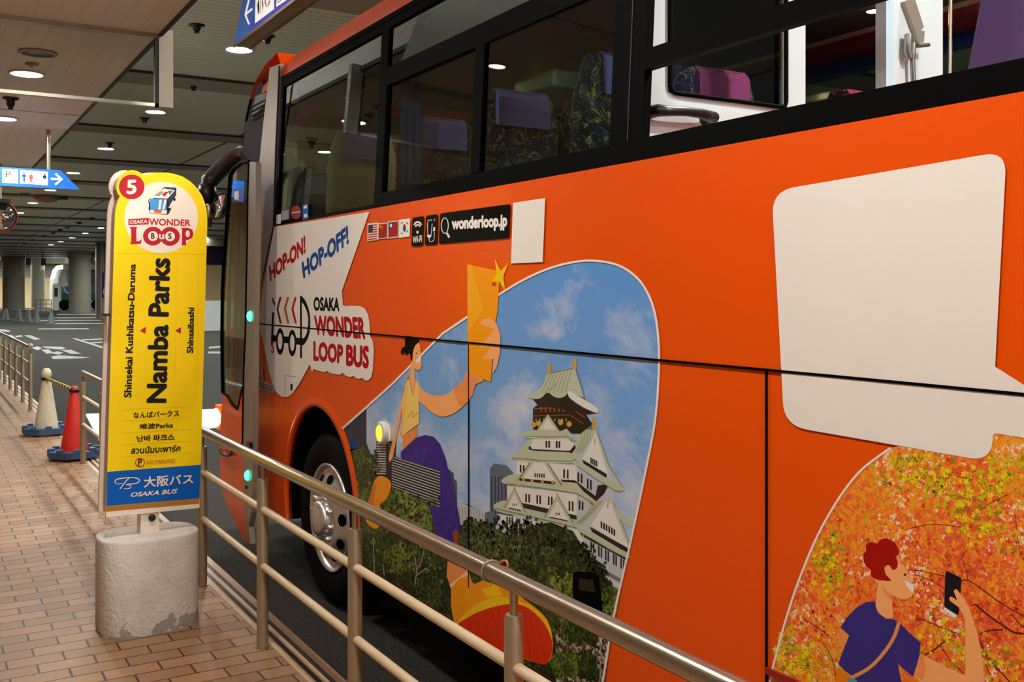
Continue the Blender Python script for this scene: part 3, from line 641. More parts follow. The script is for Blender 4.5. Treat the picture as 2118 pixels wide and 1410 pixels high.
b = MB(); b.lathe([(.135, .01), (.128, .04), (.112, .18), (.094, .3), (.076, .42), (.058, .54), (.046, .62), (.042, .645), (.052, .66), (.054, .69), (.046, .725), (.026, .745), (0, .75)], cw, CONEW, 28); obj('cone_body', b, None, t)
b = MB(); b.box((cw.x-.15, cw.y-.15, .152), (cw.x+.15, cw.y+.15, .172)); obj('cone_base', b, CONEW, t, bevel=.01)
t = thing('traffic_cone', 'red plastic cone standing behind the handrail post left of the stop sign', 'cone', cr)
b = MB(); b.lathe([(.14, .02), (.132, .05), (.03, .69), (.024, .7), (0, .7)], cr, CONER, 32); obj('cone_body', b, None, t)
b = MB(); b.box((cr.x-.155, cr.y-.155, .152), (cr.x+.155, cr.y+.155, .172)); obj('cone_base', b, CONER, t, bevel=.01)
weight('cone_weight', cw, .265, 'flat blue weight ring around the foot of the white cone')
weight('cone_weight', cr, .25, 'flat blue weight ring around the foot of the red cone')
a, e = cw+UP*.63, cr+UP*.66; b = MB(); n = 22
d_ = (e-a)
for k in range(n):
    b.tube([a+d_*(k/n), a+d_*((k+1)/n)], .018, STRIPY if k % 2 else STRIPB, 12, caps=(k in (0, n-1)))
t = thing('striped_bar', 'black and yellow striped bar between the white cone and the red cone', 'barrier bar', (a+e)/2); obj('bar', b, None, t)
b = MB(); b.lathe([(.05, -.015), (.058, -.015), (.058, .015), (.05, .015), (.05, -.015)], a, STRIPB, 20); obj('end_ring', b, None, t)
b = MB(); b.lathe([(.04, -.015), (.048, -.015), (.048, .015), (.04, .015), (.04, -.015)], e, STRIPB, 20); obj('end_ring', b, None, t)

# ================================================================ BUS STOP SIGN
AZ, RO = math.radians(86), math.radians(1.9)
U0 = Vector((math.sin(AZ), math.cos(AZ), 0)); SN = Vector((math.cos(AZ), -math.sin(AZ), 0))      # SN: face normal, towards the viewer
SU = U0*math.cos(RO)-UP*math.sin(RO); SV = U0*math.sin(RO)+UP*math.cos(RO)
SB = Vector((.974, 5.05, .15)); SF = SB+SN*.055                                                  # base centre, front face point
sign = thing('bus_stop_sign', 'yellow round-topped bus stop sign with a red 5 badge on an oval concrete block', 'bus stop sign', SB)
fq = lambda q, d=0.0: hit(q[0], q[1], SF+SN*d, SN)
Zs = zm(200, 340, 3.7125); Zl = zm(200, 700, 3.7125)
arch = Zs((138, 440), (141, 380), (148, 330), (160, 285), (178, 243), (160, 222), (150, 185), (153, 150), (170, 105), (200, 68), (240, 47), (275, 42), (310, 50), (340, 66), (358, 82), (400, 72), (440, 65), (485, 62), (540, 63), (600, 73), (660, 93), (720, 130), (770, 180), (810, 240), (835, 310), (846, 370), (850, 430))
outl = arch+[(412.8, 1050), (219, 1069.6)]
pts3 = [fq(q) for q in outl]
b = MB(); b.prism(pts3, -SN*.018, SIGNY, SIGNW); obj('front_board', b, None, sign)
b = MB(); b.prism([p-SN*.095-SU*.012+SV*.008 for p in pts3], -SN*.018, SIGNW, SIGNW); obj('rear_board', b, None, sign)
cc = sum(pts3, Vector())/len(pts3)
b = MB(); b.prism([cc+(p-cc)*.965-SN*.018 for p in pts3], -SN*.077, mat('sign core beige', (200, 178, 158), rough=.5)); obj('core', b, None, sign)
for yy in (1155/3.7125+340,):
    p = fq((222, yy)); b = MB(); b.box((p.x-.012, p.y+.0, p.z-.006), (p.x+.012, p.y+.09, p.z+.006)); obj('side_screw', b, BLKMET, sign)
A = Art(SF, SN, 2.5e-5)
A.poly(Zl((80, 1022), (800, 968), (790, 1226), (75, 1285)), SIGNB); A.poly(Zl((75, 1285), (790, 1226), (788, 1268), (74, 1330)), SIGNBR); A.poly(Zl((74, 1330), (788, 1268), (787, 1300), (72, 1372)), SIGNW)
A.build('lower_panel', sign)
A.ell(Zs((495, 408))[0], 282/3.7125, 274/3.7125, SIGNW, 56); A.build('white_disc', sign)
A.ell(Zs((269, 172))[0], 98/3.7125, 95/3.7125, SIGNR, 40); A.text('5', Zs((230, 118), (308, 116), (306, 228), (228, 230)), SIGNW, .035); A.build('number_badge', sign)
# little coach
LBW = SIGNW
A.poly(Zs((402, 290), (520, 172), (612, 178), (610, 240), (560, 372), (540, 388), (410, 375), (398, 340)), SIGNK)
A.poly(Zs((412, 255), (525, 180), (600, 200), (545, 262)), SIGNW); A.poly(Zs((525, 172), (612, 178), (612, 196), (528, 188)), BLDG2)
A.poly(Zs((440, 238), (490, 205), (520, 210), (480, 245)), GREYP); A.poly(Zs((500, 232), (530, 208), (552, 212), (520, 248)), SIGNR); A.poly(Zs((545, 200), (590, 200), (560, 235)), BLDG)
A.poly(Zs((408, 262), (540, 268), (535, 350), (410, 345)), SKYB); A.poly(Zs((480, 275), (500, 268), (490, 345), (472, 345)), SIGNW); A.poly(Zs((520, 270), (538, 270), (520, 345), (505, 345)), SIGNW)
A.poly(Zs((548, 270), (605, 195), (606, 235), (556, 320)), BLDG2); A.poly(Zs((552, 330), (606, 240), (606, 262), (556, 368)), SIGNW)
A.poly(Zs((408, 348), (540, 352), (538, 382), (412, 372)), SIGNW); A.poly(Zs((440, 348), (500, 350), (496, 374), (442, 370)), ink('print coral', (224, 84, 60)))
A.ell(Zs((560, 345))[0], 2.5, 4, SIGNK, 12); A.ell(Zs((597, 268))[0], 2.5, 4, SIGNK, 12); A.stroke(Zs((405, 262), (398, 285), (404, 305)), 1.5, SIGNK)
A.build('coach_picture', sign)
A.poly(Zs((243, 420), (400, 410), (400, 460), (243, 466)), SIGNR); A.text('OSAKA', Zs((252, 430), (390, 421), (390, 450), (252, 458)), SIGNW, .02)
A.text('WONDER', Zs((402, 412), (720, 424), (720, 474), (402, 468)), SIGNR, .03); A.build('logo_top_line', sign)
A.poly(Zs((255, 480), (310, 478), (310, 490), (304, 492), (306, 590), (330, 588), (340, 575), (346, 576), (338, 610), (258, 612), (258, 600), (266, 598), (264, 492), (256, 490)), SIGNR)
A.ell(Zs((432, 550))[0], 76/3.7125, 72/3.7125, SIGNR, 36); A.ell(Zs((563, 552))[0], 76/3.7125, 72/3.7125, SIGNR, 36)
A.ell(Zs((432, 550))[0], 38/3.7125, 38/3.7125, SIGNW, 28); A.ell(Zs((563, 552))[0], 38/3.7125, 38/3.7125, SIGNW, 28)
A.poly(Zs((648, 486), (700, 486), (735, 500), (742, 530), (734, 562), (700, 580), (686, 580), (686, 612), (694, 618), (648, 620), (654, 610), (656, 496)), SIGNR); A.ell(Zs((699, 532))[0], 16/3.7125, 26/3.7125, SIGNW, 20)
A.text('B', Zs((418, 526), (446, 526), (446, 572), (418, 572)), SIGNK, .03); A.text('u', Zs((478, 534), (518, 534), (518, 574), (478, 574)), SIGNW, .03); A.text('S', Zs((548, 528), (576, 528), (576, 574), (548, 574)), SIGNK, .03)
A.build('logo_loop', sign)
A.stroke(Zs((135, 680), (842, 690)), .35, SIGNG)
for x in (612, 780): A.stroke(Zs((x, 712), (x-4, 1410))+Zl((x-22, 500)), .35, SIGNG)
for ya, yb in ((544, 522), (634, 608), (724, 696), (816, 786), (910, 874)): A.stroke(Zl((186, ya), (736, yb)), .45, SIGNG)
A.build('rule_lines', sign)
A.text('Shinsekai Kushikatsu-Daruma', [(256, 822), (267, 545), (281, 546), (272, 822)], SIGNK, .03); A.build('lettering', sign)
A.text('Namba Parks', [(303, 833), (309, 532), (353, 534), (345, 833)], SIGNK, .036); A.build('lettering', sign)
A.text('Shinsaibashi', [(386, 730), (389, 635), (402, 636), (400, 730)], SIGNK, .03); A.build('lettering', sign)
A.poly(Zs((332, 1275), (378, 1245), (376, 1298)), SIGNR); A.poly(Zs((604, 1275), (648, 1248), (646, 1298)), SIGNR); A.build('arrow_marks', sign)
A.text('なんばパークス', Zl((282, 566), (634, 548), (634, 598), (282, 612)), SIGNK, .022); A.build('lettering', sign); A.text('难波Parks', Zl((328, 654), (586, 640), (586, 686), (328, 696)), SIGNK, .024)
A.build('lettering', sign); A.text('난바 파크스', Zl((308, 744), (598, 730), (598, 780), (308, 792)), SIGNK, .026); A.build('lettering', sign); A.text('สวนนัมบะพาร์ค', Zl((264, 830), (650, 812), (640, 866), (264, 886)), SIGNK, .022)
A.build('lettering', sign)
A.ell(Zl((333, 951))[0], 38/3.7125, 35/3.7125, SIGNR, 30); A.ell(Zl((333, 951))[0], 31/3.7125, 28/3.7125, SIGNY, 30); A.text('P', Zl((318, 925), (350, 923), (350, 975), (318, 977)), SIGNK, .03); A.stroke(Zl((318, 930), (352, 975)), .8, SIGNR)
A.text('NO PARKING', Zl((385, 935), (604, 922), (602, 954), (385, 966)), SIGNBR, .008); A.build('no_parking_mark', sign)
A.stroke(spl(Zl((140, 1108), (150, 1082), (200, 1072), (270, 1066), (322, 1078), (326, 1096), (300, 1112), (240, 1118), (225, 1122)), 4, False), 2.0, SIGNW)
A.stroke(spl(Zl((142, 1108), (165, 1116), (200, 1110)), 4, False), 1.2, SIGNW); A.stroke(spl(Zl((250, 1068), (220, 1100), (178, 1155)), 4, False), 2.0, SIGNW); A.stroke(spl(Zl((228, 1120), (262, 1130), (250, 1150), (210, 1152)), 4, False), 1.6, SIGNW)
A.build('company_emblem', sign)
A.text('大阪バス', Zl((362, 1060), (742, 1036), (742, 1115), (362, 1145)), SIGNW, .02); A.build('lettering', sign); A.text('OSAKA BUS', Zl((262, 1182), (624, 1152), (620, 1188), (262, 1216)), SIGNW, .025, .25); A.build('lettering', sign)
# post and block
pc = SB+UP*.45
b = MB(); up0 = fq((309, 1095))-SN*.055; b2 = MB()
pw = .043
c0 = Vector((SB.x, SB.y, 0)); q0 = [c0+U0*sx*pw+SN*sy*.036 for sx, sy in ((-1, 1), (1, 1), (1, -1), (-1, -1))]
b.prism([Vector((p.x, p.y, .585)) for p in q0], (0.004, 0, .16), SIGNW); obj('post', b, None, sign)
pb = onX(0, 0, 1) if False else hit(314, 1070, SB+SN*.036, SN); b = MB()
pbv = [pb+SN*.004]
b.lathe([(.016, 0), (.016, -.012), (0, -.012)], pb, BLKMET, 16, ax='Y'); obj('post_bolt', b, None, sign)
b = MB(); prof = [(.985, 0), (1.0, .02), (1.0, .25), (1.0, .435), (.992, .446), (.98, .449), (0, .449)]; n = 48
A_, B_ = .232, .175
vs = []
for r, h in prof:
    for k in range(n):
        a = 2*PI*k/n; ex = .72
        cx_, cy_ = math.copysign(abs(math.cos(a))**ex, math.cos(a))*A_*r, math.copysign(abs(math.sin(a))**ex, math.sin(a))*B_*r
        p = SB+U0*cx_+Vector((U0.y*-1, U0.x, 0))*cy_+UP*h; vs.append(p)
b.add(vs, [(i*n+k, i*n+(k+1) % n, (i+1)*n+(k+1) % n, (i+1)*n+k) for i in range(len(prof)-1) for k in range(n)], CONC, True); b.add(vs[:n], [tuple(range(n))[::-1]], CONC)
obj('concrete_block', b, None, sign)

# ================================================================ THE BUS
XB = 1.95; BZ = 2.18; TILT = .05
BY0, BY1 = -1.6, 6.14
XR = 4.45
bus = thing('coach', 'orange tour coach with printed castle and autumn artwork, filling the right of the picture', 'bus', (3.2, 3.0, 0))
WY, WZ, AR = 5.34, .49, .56; ACZ = .56
arc = [(WY+AR*math.cos(a), ACZ+AR*math.sin(a)) for a in [PI+math.asin(.18/AR)-k*(PI+2*math.asin(.18/AR))/40 for k in range(41)]]
side = [(BY0, .38)]+arc+[(6.62, .38), (6.6, 1.3), (6.52, 1.65), (6.14, BZ), (BY0, BZ)]
b = MB(); b.prism([(XB, y, z) for y, z in side], (.03, 0, 0), ORANGE); obj('side_panel', b, None, bus)
# wheel arch lip and inner housing
b = MB(); n = len(arc); vs = []
for r, x in ((1.0, XB+.002), (1.0, XB-.012), (1.05, XB-.010), (1.10, XB+.001)):
    vs += [(x, WY+(y-WY)*r, ACZ+(z-ACZ)*r) for y, z in arc]
b.add(vs, [(i*n+k, i*n+k+1, (i+1)*n+k+1, (i+1)*n+k) for i in range(3) for k in range(n-1)], ORANGE, True); obj('wheel_arch_lip', b, None, bus)
b = MB(); vs = [(x, y, z) for x in (XB+.012, XB+.75) for y, z in arc]; b.add(vs, [(k, k+1, n+k+1, n+k) for k in range(n-1)], GASKET)
b.add([(XB+.75, y, z) for y, z in arc], [tuple(range(n))], GASKET); obj('wheel_housing', b, None, bus)
# body shell
b = MB()
b.box((XB+.03, BY0, .40), (XR, WY-.75, .5), GASKET); b.box((XB+.03, BY0, 1.22), (XR, 6.6, 1.28), DARKIN); b.box((XR-.03, BY0, .38), (XR, 7.2, BZ), ORANGE); b.box((XB+.9, WY-.8, .42), (XR-.9, 6.6, .5), GASKET)
b.box((XB+.03, BY0, .38), (XR, BY0+.05, BZ), ORANGE)
obj('underbody', b, None, bus)
# roof (closed cabin only; the rear half is open topped)
YP = 2.57
prof = [(2.0, 3.10), (2.015, 3.19), (2.06, 3.26), (2.16, 3.31), (2.5, 3.36), (3.2, 3.38)]; prof += [(XB+XR-x, z) for x, z in prof[-2::-1]]
b = MB(); m_ = len(prof); ys = [(YP, 1.0), (6.0, 1.0), (6.35, .992), (6.58, .975)]
vs = [(x, y, 3.1+(z-3.1)*(1 if s == 1 else (.9 if s > .98 else .6))) for y, s in ys for x, z in prof]
b.add(vs, [(i*m_+k, i*m_+k+1, (i+1)*m_+k+1, (i+1)*m_+k) for i in range(3) for k in range(m_-1)], ORANGE, True); obj('roof', b, None, bus)
b = MB(); b.box((2.05, YP+.02, 3.06), (XR-.08, 6.3, 3.10), DARKIN); b.box((2.06, YP, 2.88), (2.42, 6.0, 3.06), DARKIN); b.box((XR-.45, YP, 3.03), (XR-.1, 6.0, 3.07), BEIGE)
b.box((XR-.46, YP, 3.0), (XR-.1, 6.0, 3.032), ink('trim maroon', (110, 26, 30))); b.box((XR-.2, YP, 2.94), (XR-.1, 6.0, 3.0), ink('trim blue', (30, 60, 120))); b.box((2.06, YP, 2.85), (2.09, 6.0, 2.885), ink('trim maroon', (110, 26, 30)))
obj('interior_ceiling', b, None, bus)
b = MB(); b.tube([(2.0, YP, 3.105), (2.0, 6.05, 3.105)], .008, GASKET, 8); obj('roof_gutter', b, None, bus)
# front end
fp = [(6.14, 3.10), (6.3, 3.32), (6.56, 3.29), (6.78, 3.22), (6.92, 3.12), (7.04, 2.98), (7.2, 2.72), (7.32, 2.2), (7.38, 1.5), (7.40, 1.2), (7.42, .8), (7.36, .36)]
b = MB(); fv = [(x, y, z) for y, z in fp for x in (2.02, XR)]
fm = [ORANGE, ORANGE, ORANGE, ORANGE, GASKET, GLASSD, GLASSD, GLASSD, ORANGE, ORANGE, ORANGE]
for i in range(len(fp)-1): b.add(fv[2*i:2*i+4], [(0, 1, 3, 2)], fm[i])
obj('front_shell', b, None, bus)
b = MB(); b.prism([(2.02, y, z) for y, z in [(6.5, 3.12), (6.66, 3.20), (6.78, 3.16), (6.9, 3.06), (7.02, 2.92), (7.17, 2.68), (7.28, 2.2), (6.5, 2.2)]], (.02, 0, 0), mat('quarter panel brown black', (26, 24, 21), rough=.6, spec=.1))
obj('front_quarter_panel', b, None, bus)
A = Art((2.02, 0, 0), (-1, 0, 0), 2e-3)
A.poly(zm(400, 80, 3.3575)((400, 560), (430, 400), (520, 360), (490, 460)), BLKMET)
for k in range(4): A.stroke(zm(400, 80, 3.3575)((400+4*k-6, 480+30*k), (500-6*k, 425+32*k)), 3, GASKET)
A.build('side_louvres', bus)
b = MB(); b.prism([(2.03, 6.62, .38), (2.03, 7.36, .40), (2.03, 7.32, 2.2), (2.03, 6.5, 2.2), (2.03, 6.6, 1.3)], (.04, 0, 0), DARKIN); obj('doorway_panel', b, None, bus)
# grey pillar
b = MB(); P_ = [onX(x, y, XB+.03) for x, y in ((578, 132), (558, 140), (545, 250), (537, 330), (531, 430), (527, 560), (525, 700), (527, 760), (534, 668), (540, 600), (560, 500), (566, 467))]
b.prism(P_, (.05, 0, 0), GREYM); obj('front_pillar', b, None, bus)
b = MB(); b.tube([onX(x, y, XB+.012) for x, y in ((578, 136), (571, 300), (566, 468), (547, 560), (532, 650))], .006, BLKMET, 8); obj('pillar_gasket', b, None, bus)

# --- window band (leaning in slightly)
WN = Vector((1, 0, -TILT)).normalized(); WP = Vector((XB, 0, BZ))
def wx(z): return XB+TILT*(z-BZ)
def slab(y0, y1, z0, z1, mt, mb, dx=0.0, th=.03): mb.prism([(wx(z0)+dx, y0, z0), (wx(z0)+dx, y1, z0), (wx(z1)+dx, y1, z1), (wx(z1)+dx, y0, z1)], (th, 0, 0), mt)
b = MB()
slab(BY0, 4.56, BZ, 2.25, GASKET, b); slab(2.6, 6.14, 3.06, 3.13, GASKET, b); slab(4.47, 4.56, 2.25, 3.06, GASKET, b); slab(2.45, 2.62, 2.25, 3.06, GASKET, b)
slab(2.62, 4.47, 2.775, 2.865, GASKET, b); slab(BY0, 2.45, 2.465, 2.53, GASKET, b); slab(BY0, 2.45, 3.0, 3.06, GASKET, b); slab(6.1, 6.14, BZ, 3.06, GASKET, b); slab(4.56, 6.1, BZ, 2.2, GASKET, b); slab(BY0, BY0+.06, 2.25, 3.0, GASKET, b)
obj('window_frame', b, None, bus)
b = MB(); slab(3.49, 3.565, 2.25, 2.775, GASKET, b, -.004); obj('sliding_sash', b, None, bus)
b = MB(); slab(2.52, 2.523, 2.25, 3.06, DARKIN, b, -.003, .004); obj('pillar_joint', b, None, bus)
def pane(nm, y0, y1, z0, z1, dx=.012):
    t = MB(); slab(y0, y1, z0, z1, GLASSW, t, dx, .004); return obj(nm, t, None, bus)
pane('front_side_glass', 4.56, 6.1, 2.2, 3.06); pane('transom_glass', 2.62, 4.47, 2.865, 3.06); pane('sliding_glass', 3.53, 4.47, 2.25, 2.775, .016); pane('sliding_glass', 2.62, 3.53, 2.25, 2.775, .008)
# far side windows
b = MB()
for y0, y1 in ((2.45, 2.62), (4.47, 4.6), (6.2, 6.4)): b.box((XR-.06, y0, BZ), (XR-.02, y1, 3.08), GASKET)
b.box((XR-.06, BY0, BZ), (XR-.02, 7.0, 2.24), GASKET); b.box((XR-.06, YP, 3.02), (XR-.02, 6.9, 3.1), GASKET)
obj('far_window_frame', b, None, bus)
b = MB(); b.box((XR-.045, YP, 2.24), (XR-.04, 6.2, 3.02), GLASSW); obj('far_glass', b, None, bus)

# --- wheel
b = MB(); X0 = 2.04
b.lathe([(.30, -.02), (.33, -.035), (.40, -.05), (.45, -.04), (.478, -.01), (.488, .03), (.488, .25), (.47, .29), (.3, .3)], (X0, WY, WZ), TYRE, 56, ax='X'); wh = obj('tyre', b, None, bus)
b = MB(); b.lathe([(.300, -.012), (.304, -.034), (.295, -.036), (.288, -.012), (.272, .006), (.235, -.03), (.19, -.056), (.168, -.066), (.160, -.05), (.10, -.045), (.10, -.08), (.095, -.10), (.07, -.106), (0, -.106)], (X0, WY, WZ), CHROME, 64, ax='X')
rim = obj('rim', b, None, bus)
for k in range(10):
    b = MB(); a = 2*PI*(k+.3)/10; y, z = WY+.135*math.cos(a), WZ+.135*math.sin(a)
    b.lathe([(.017, -.04), (.017, -.075), (.011, -.088), (0, -.088)], (X0, y, z), CHROME, 8, ax='X'); obj('wheel_nut', b, None, rim)
for k in range(10):
    b = MB(); a = 2*PI*(k+.8)/10; r = .226
    c = Vector((X0-.036, WY+r*math.cos(a), WZ+r*math.sin(a))); e1 = Vector((.45, math.cos(a)*.8, math.sin(a)*.8)).normalized(); e2 = Vector((0, -math.sin(a), math.cos(a)))
    b.poly([c-Vector((.003, 0, 0))+e1*.028*math.cos(q)+e2*.034*math.sin(q) for q in [j*PI/8 for j in range(16)]], GASKET); obj('hand_hole', b, None, rim)
b = MB(); b.lathe([(.12, .05), (.12, .4), (.488, .4), (.488, .65), (0, .65)], (XB+1.55, WY, WZ), TYRE, 40, ax='X'); obj('far_tyre', b, None, bus)

# --- door leaf, swung out parallel to the body
XD = 1.80
Za = zm(400, 300, 4.7); Zd = zm(420, 600, 4.7); Ze = zm(420, 840, 4.7)
leaf = [(516, 334), (500, 336), (484, 348), (476, 362), (472, 420), (468, 480), (463, 540), (460, 600), (459, 700), (460, 780), (461, 812)]
low = [(461, 812), (456, 870), (454, 933), (456, 990), (460, 1017), (473, 1053), (490, 1087), (509, 1119), (518, 1125)]
stripL = [(516, 334), (514, 400), (513, 500), (511, 590), (509, 690), (506, 760), (504, 850), (503, 930), (505, 1050), (510, 1105), (518, 1125)]
stripR = [(529, 336), (529, 450), (527, 560), (525, 640), (524, 760), (523, 840), (522, 930), (522, 1010), (520, 1060), (514, 1090), (518, 1125)]
b = MB(); b.prism([onX(x, y, XD) for x, y in stripL[:-1]+stripR[::-1]], (.035, 0, 0), GREYM); door = obj('door', b, None, bus)
glassp = leaf+[(470, 818), (480, 836), (492, 846), (502, 800)]+[p for p in stripL[:6]][::-1][:-1]
b = MB(); b.prism([onX(x, y, XD+.008) for x, y in glassp], (.02, 0, 0), GLASSD); obj('door_glass', b, None, door)
b = MB(); b.prism([onX(x, y, XD+.004) for x, y in low[:]+stripL[5:-1][::-1]+[(502, 800), (492, 846), (480, 836), (470, 818)]], (.03, 0, 0), ORANGE); obj('door_lower_panel', b, None, door)
b = MB(); b.tube([onX(x, y, XD+.004) for x, y in leaf], .012, GASKET, 8); b.tube([onX(x, y, XD+.004) for x, y in stripL[:8]], .011, GASKET, 8); b.tube([onX(x, y, XD+.004) for x, y in ((461, 812), (470, 818), (480, 836), (492, 846), (502, 800))], .008, GASKET, 8); obj('door_seal', b, None, door)
b = MB(); b.tube([onX(x, y, XD+.12) for x, y in ((488, 420), (492, 600), (488, 760), (484, 820))], .02, mat('brass grab rail', (150, 126, 74), rough=.3, metal=.9), 12); b.tube([onX(x, y, XD+.14) for x, y in ((472, 470), (474, 640), (470, 760))], .018, STEEL, 12); obj('grab_rail', b, None, door)
for x, y in ((517, 654), (512, 983)):
    c = onX(x, y, XD-.004); b = MB(); b.lathe([(0, -.022), (.02, -.015), (.028, 0), (.028, .01)], c, GREENE, 16, ax='X', sx=.8, sy=1.2); obj('green_lamp', b, None, door, label='small lit green lamp on the door edge')
b = MB(); b.box(onX(518, 915, XD)-Vector((.02, .05, .05)), onX(520, 930, XD)+Vector((.0, .05, .05)), BLKMET); b.box(onX(510, 1004, XD)-Vector((.008, .012, .02)), onX(510, 1010, XD)+Vector((0, .012, .02)), BLKMET); obj('door_latch', b, None, door)
b = MB(); b.tube([onX(x, y, XD-.02) for x, y in spl([(455, 930), (462, 940), (474, 941), (480, 934)], 4, False)], .012, BLKMET, 8); obj('step_handle', b, None, door)
A = Art((XD+.007, 0, 0), (-1, 0, 0), 4e-4)
A.poly(Za((388, 430), (490, 415), (488, 552), (388, 545)), ink('sticker blue', (24, 96, 190))); A.poly(Za((395, 450), (440, 445), (440, 530), (398, 528)), WHITE); A.build('door_sticker', door)
# front corner indicator
c = onX(446, 864, 1.93); b = MB(); b.lathe([(0, -.05), (.03, -.04), (.036, 0), (.03, .03), (0, .04)], c, AMBERE, 20, ax='Y', sy=2.0); obj('front_indicator', b, None, bus, label='glowing amber indicator on the front corner')
b = MB(); b.box((c.x+.02, c.y+.0, c.z-.09), (2.1, c.y+.10, c.z+.09)); obj('indicator_housing', b, ORANGE, bus)
# mirror arm and mirrors
YM = 7.25; b = MB()
armp = spl([(527, 372), (524, 345), (514, 327), (497, 321), (475, 332), (452, 354), (432, 376), (424, 392)], 4, False)
b.tube([onY(x, y, YM) for x, y in armp], [.05]*8+[.062]*(len(armp)-12)+[.045]*4, mat('mirror arm brown black', (44, 36, 30), rough=.35), 16); arm = obj('mirror_arm', b, None, bus)
b = MB(); q = onY(428, 402, YM); b.lathe([(0, .09), (.06, .07), (.07, 0), (.05, -.07), (0, -.09)], q, BLKMET, 20); b.tube([q, onY(438, 420, YM), onY(432, 470, YM)], .018, BLKMET, 10); b.tube([onY(438, 420, YM), onY(452, 410, YM), onY(470, 408, YM)], .012, BLKMET, 10); obj('mirror_bracket', b, None, arm)
def rmir(x, y, r, tilt):
    q = onY(x, y, YM-.03); t = MB(); nn = 28
    ex = Vector((math.cos(tilt), -.25, math.sin(tilt))).normalized(); ez = Vector((-math.sin(tilt), 0, math.cos(tilt)))
    vs = [q+ex*r*.62*math.cos(2*PI*k/nn)+ez*r*math.sin(2*PI*k/nn) for k in range(nn)]; nv = ex.cross(ez)
    nv = nv if nv.y < 0 else -nv
    t.add([q+nv*.025]+[q+(v-q)*.6+nv*.016 for v in vs]+vs, [(0, 1+k, 1+(k+1) % nn) for k in range(nn)]+[(1+k, 1+(k+1) % nn, 1+nn+(k+1) % nn, 1+nn+k) for k in range(nn)], MIRROR, True)
    o = obj('round_mirror', t, None, arm); t2 = MB(); t2.tube(vs+[vs[0]], .008, BLKMET, 8); t2.add([p-nv*.002 for p in vs], [tuple(range(nn))], BLKMET); obj('mirror_shell', t2, None, arm); return o
rmir(456, 426, .10, -.5); rmir(431, 432, .07, .2)

# --- cabin
def seat(name, x, y, zt, wd, fab, cov, label=None, lean=.12, zb=1.28, thick=.13, hd=.155):
    t = MB(); nz = 10
    def rr(z, f):
        k = (z-zb)/(zt-zb); cy = y+lean*(1-k)-lean; ww = wd/2*(1 if k < .85 else math.sqrt(max(0, 1-((k-.85)/.15)**2))*.2+.8); th = thick/2*(1 if k < .9 else .75)
        return [(x+ww*math.copysign(abs(math.cos(a))**.5, math.cos(a)), cy+th*math.copysign(abs(math.sin(a))**.6, math.sin(a)), z) for a in [2*PI*j/20 for j in range(20)]]
    zs = [zb+.35+(zt-zb-.35)*j/12 for j in range(13)]; vs = []
    for z in zs: vs += rr(z, 1)
    t.add(vs, [(i*20+k, i*20+(k+1) % 20, (i+1)*20+(k+1) % 20, (i+1)*20+k) for i in range(12) for k in range(20)], fab, True); t.add(vs[-20:], [tuple(range(20))], fab); t.add(vs[:20], [tuple(range(20))[::-1]], fab)
    s = obj(name, t, None, bus, label=label)
    t = MB(); t.box((x-wd/2, y-.02, zb+.32), (x+wd/2, y+.46, zb+.46)); obj('cushion', t, fab, s, bevel=.03)
    t = MB(); t.box((x-wd/2+.05, y, zb), (x+wd/2-.05, y+.4, zb+.32)); obj('pedestal', t, BLKMET, s)
    if cov:
        t = MB(); cy = y-lean*(1-.5*1); th = thick/2+.012; hw = wd/2*.62; z1 = zt+.008
        yb_ = y-lean+lean*(1-(zt-hd*.5-zb)/(zt-zb))
        t.prism([(x-hw, yb_-th, zt-hd), (x-hw, yb_-th*.96, zt-.03), (x-hw, yb_-th*.6, z1), (x-hw, yb_+th*.6, z1), (x-hw, yb_+th*.96, zt-.03), (x-hw, yb_+th, zt-hd*.7)], (2*hw, 0, 0), cov); obj('headrest_cover', t, None, s)
    t = MB(); t.tube([(x-wd*.3, y-thick*.62-.0, zt-.34), (x+wd*.3, y-thick*.62, zt-.34)], .012, BLKMET, 8); obj('grab_handle', t, None, s)
    return s
for row in (4.55, 3.77, 2.99):
    f_, c_ = (FABM, MAGENTA) if row < 3.1 else (FAB, PURPC)
    for x in (2.30, 2.75, 3.62, 4.07): seat('passenger_seat', x, row+.12, 2.645, .43, FAB if x < 2.4 else f_, PURPC if x < 2.4 else c_)
seat('front_seat', 2.36, 5.80, 2.72, .44, COVER, PURPC, label='front seat in a pale cover')
b = MB(); 
for k in range(3): b.tube([(2.09+.025*k, 4.50-.03*k, 2.3), (2.09+.025*k, 4.50-.03*k, 3.0)], .022, BLUEC, 10)
obj('curtain', b, None, bus)
b = MB(); b.prism([onX(x, y, 2.4) for x, y in ((572, 460), (575, 420), (590, 372), (612, 345), (625, 330), (632, 345), (615, 365), (604, 400), (596, 462))], (.1, 0, 0), BEIGE); obj('front_pillar_trim', b, None, bus)
b = MB(); b.prism([onX(x, y, 2.46) for x, y in ((588, 470), (596, 375), (622, 362), (628, 400), (632, 470))], (.2, 0, 0), BLUES); obj('dash_guard', b, None, bus)
b = MB(); b.box((2.2, 6.75, 1.3), (XR-.2, 7.15, 2.28), DARKIN); obj('dashboard', b, None, bus)
b = MB(); c0 = onX(1062, 205, 2.95); c1 = onX(1145, 140, 2.95); b.box((2.95, min(c0.y, c1.y), c0.z), (3.25, max(c0.y, c1.y), c1.z)); obj('monitor_box', b, mat('pale teal plastic', (120, 170, 176), rough=.4), bus, bevel=.02)
for y, x in ((5.35, 2.75), (4.2, 2.6), (3.3, 2.6), (2.9, 3.6), (4.6, 3.6), (5.6, 3.6)):
    b = MB(); b.disc((x, y, 3.055 if x < 3 else 2.995), .03, None, 16, flip=True); obj('cabin_lamp', b, emit('cabin lamp glow', (255, 214, 160), 90), bus)
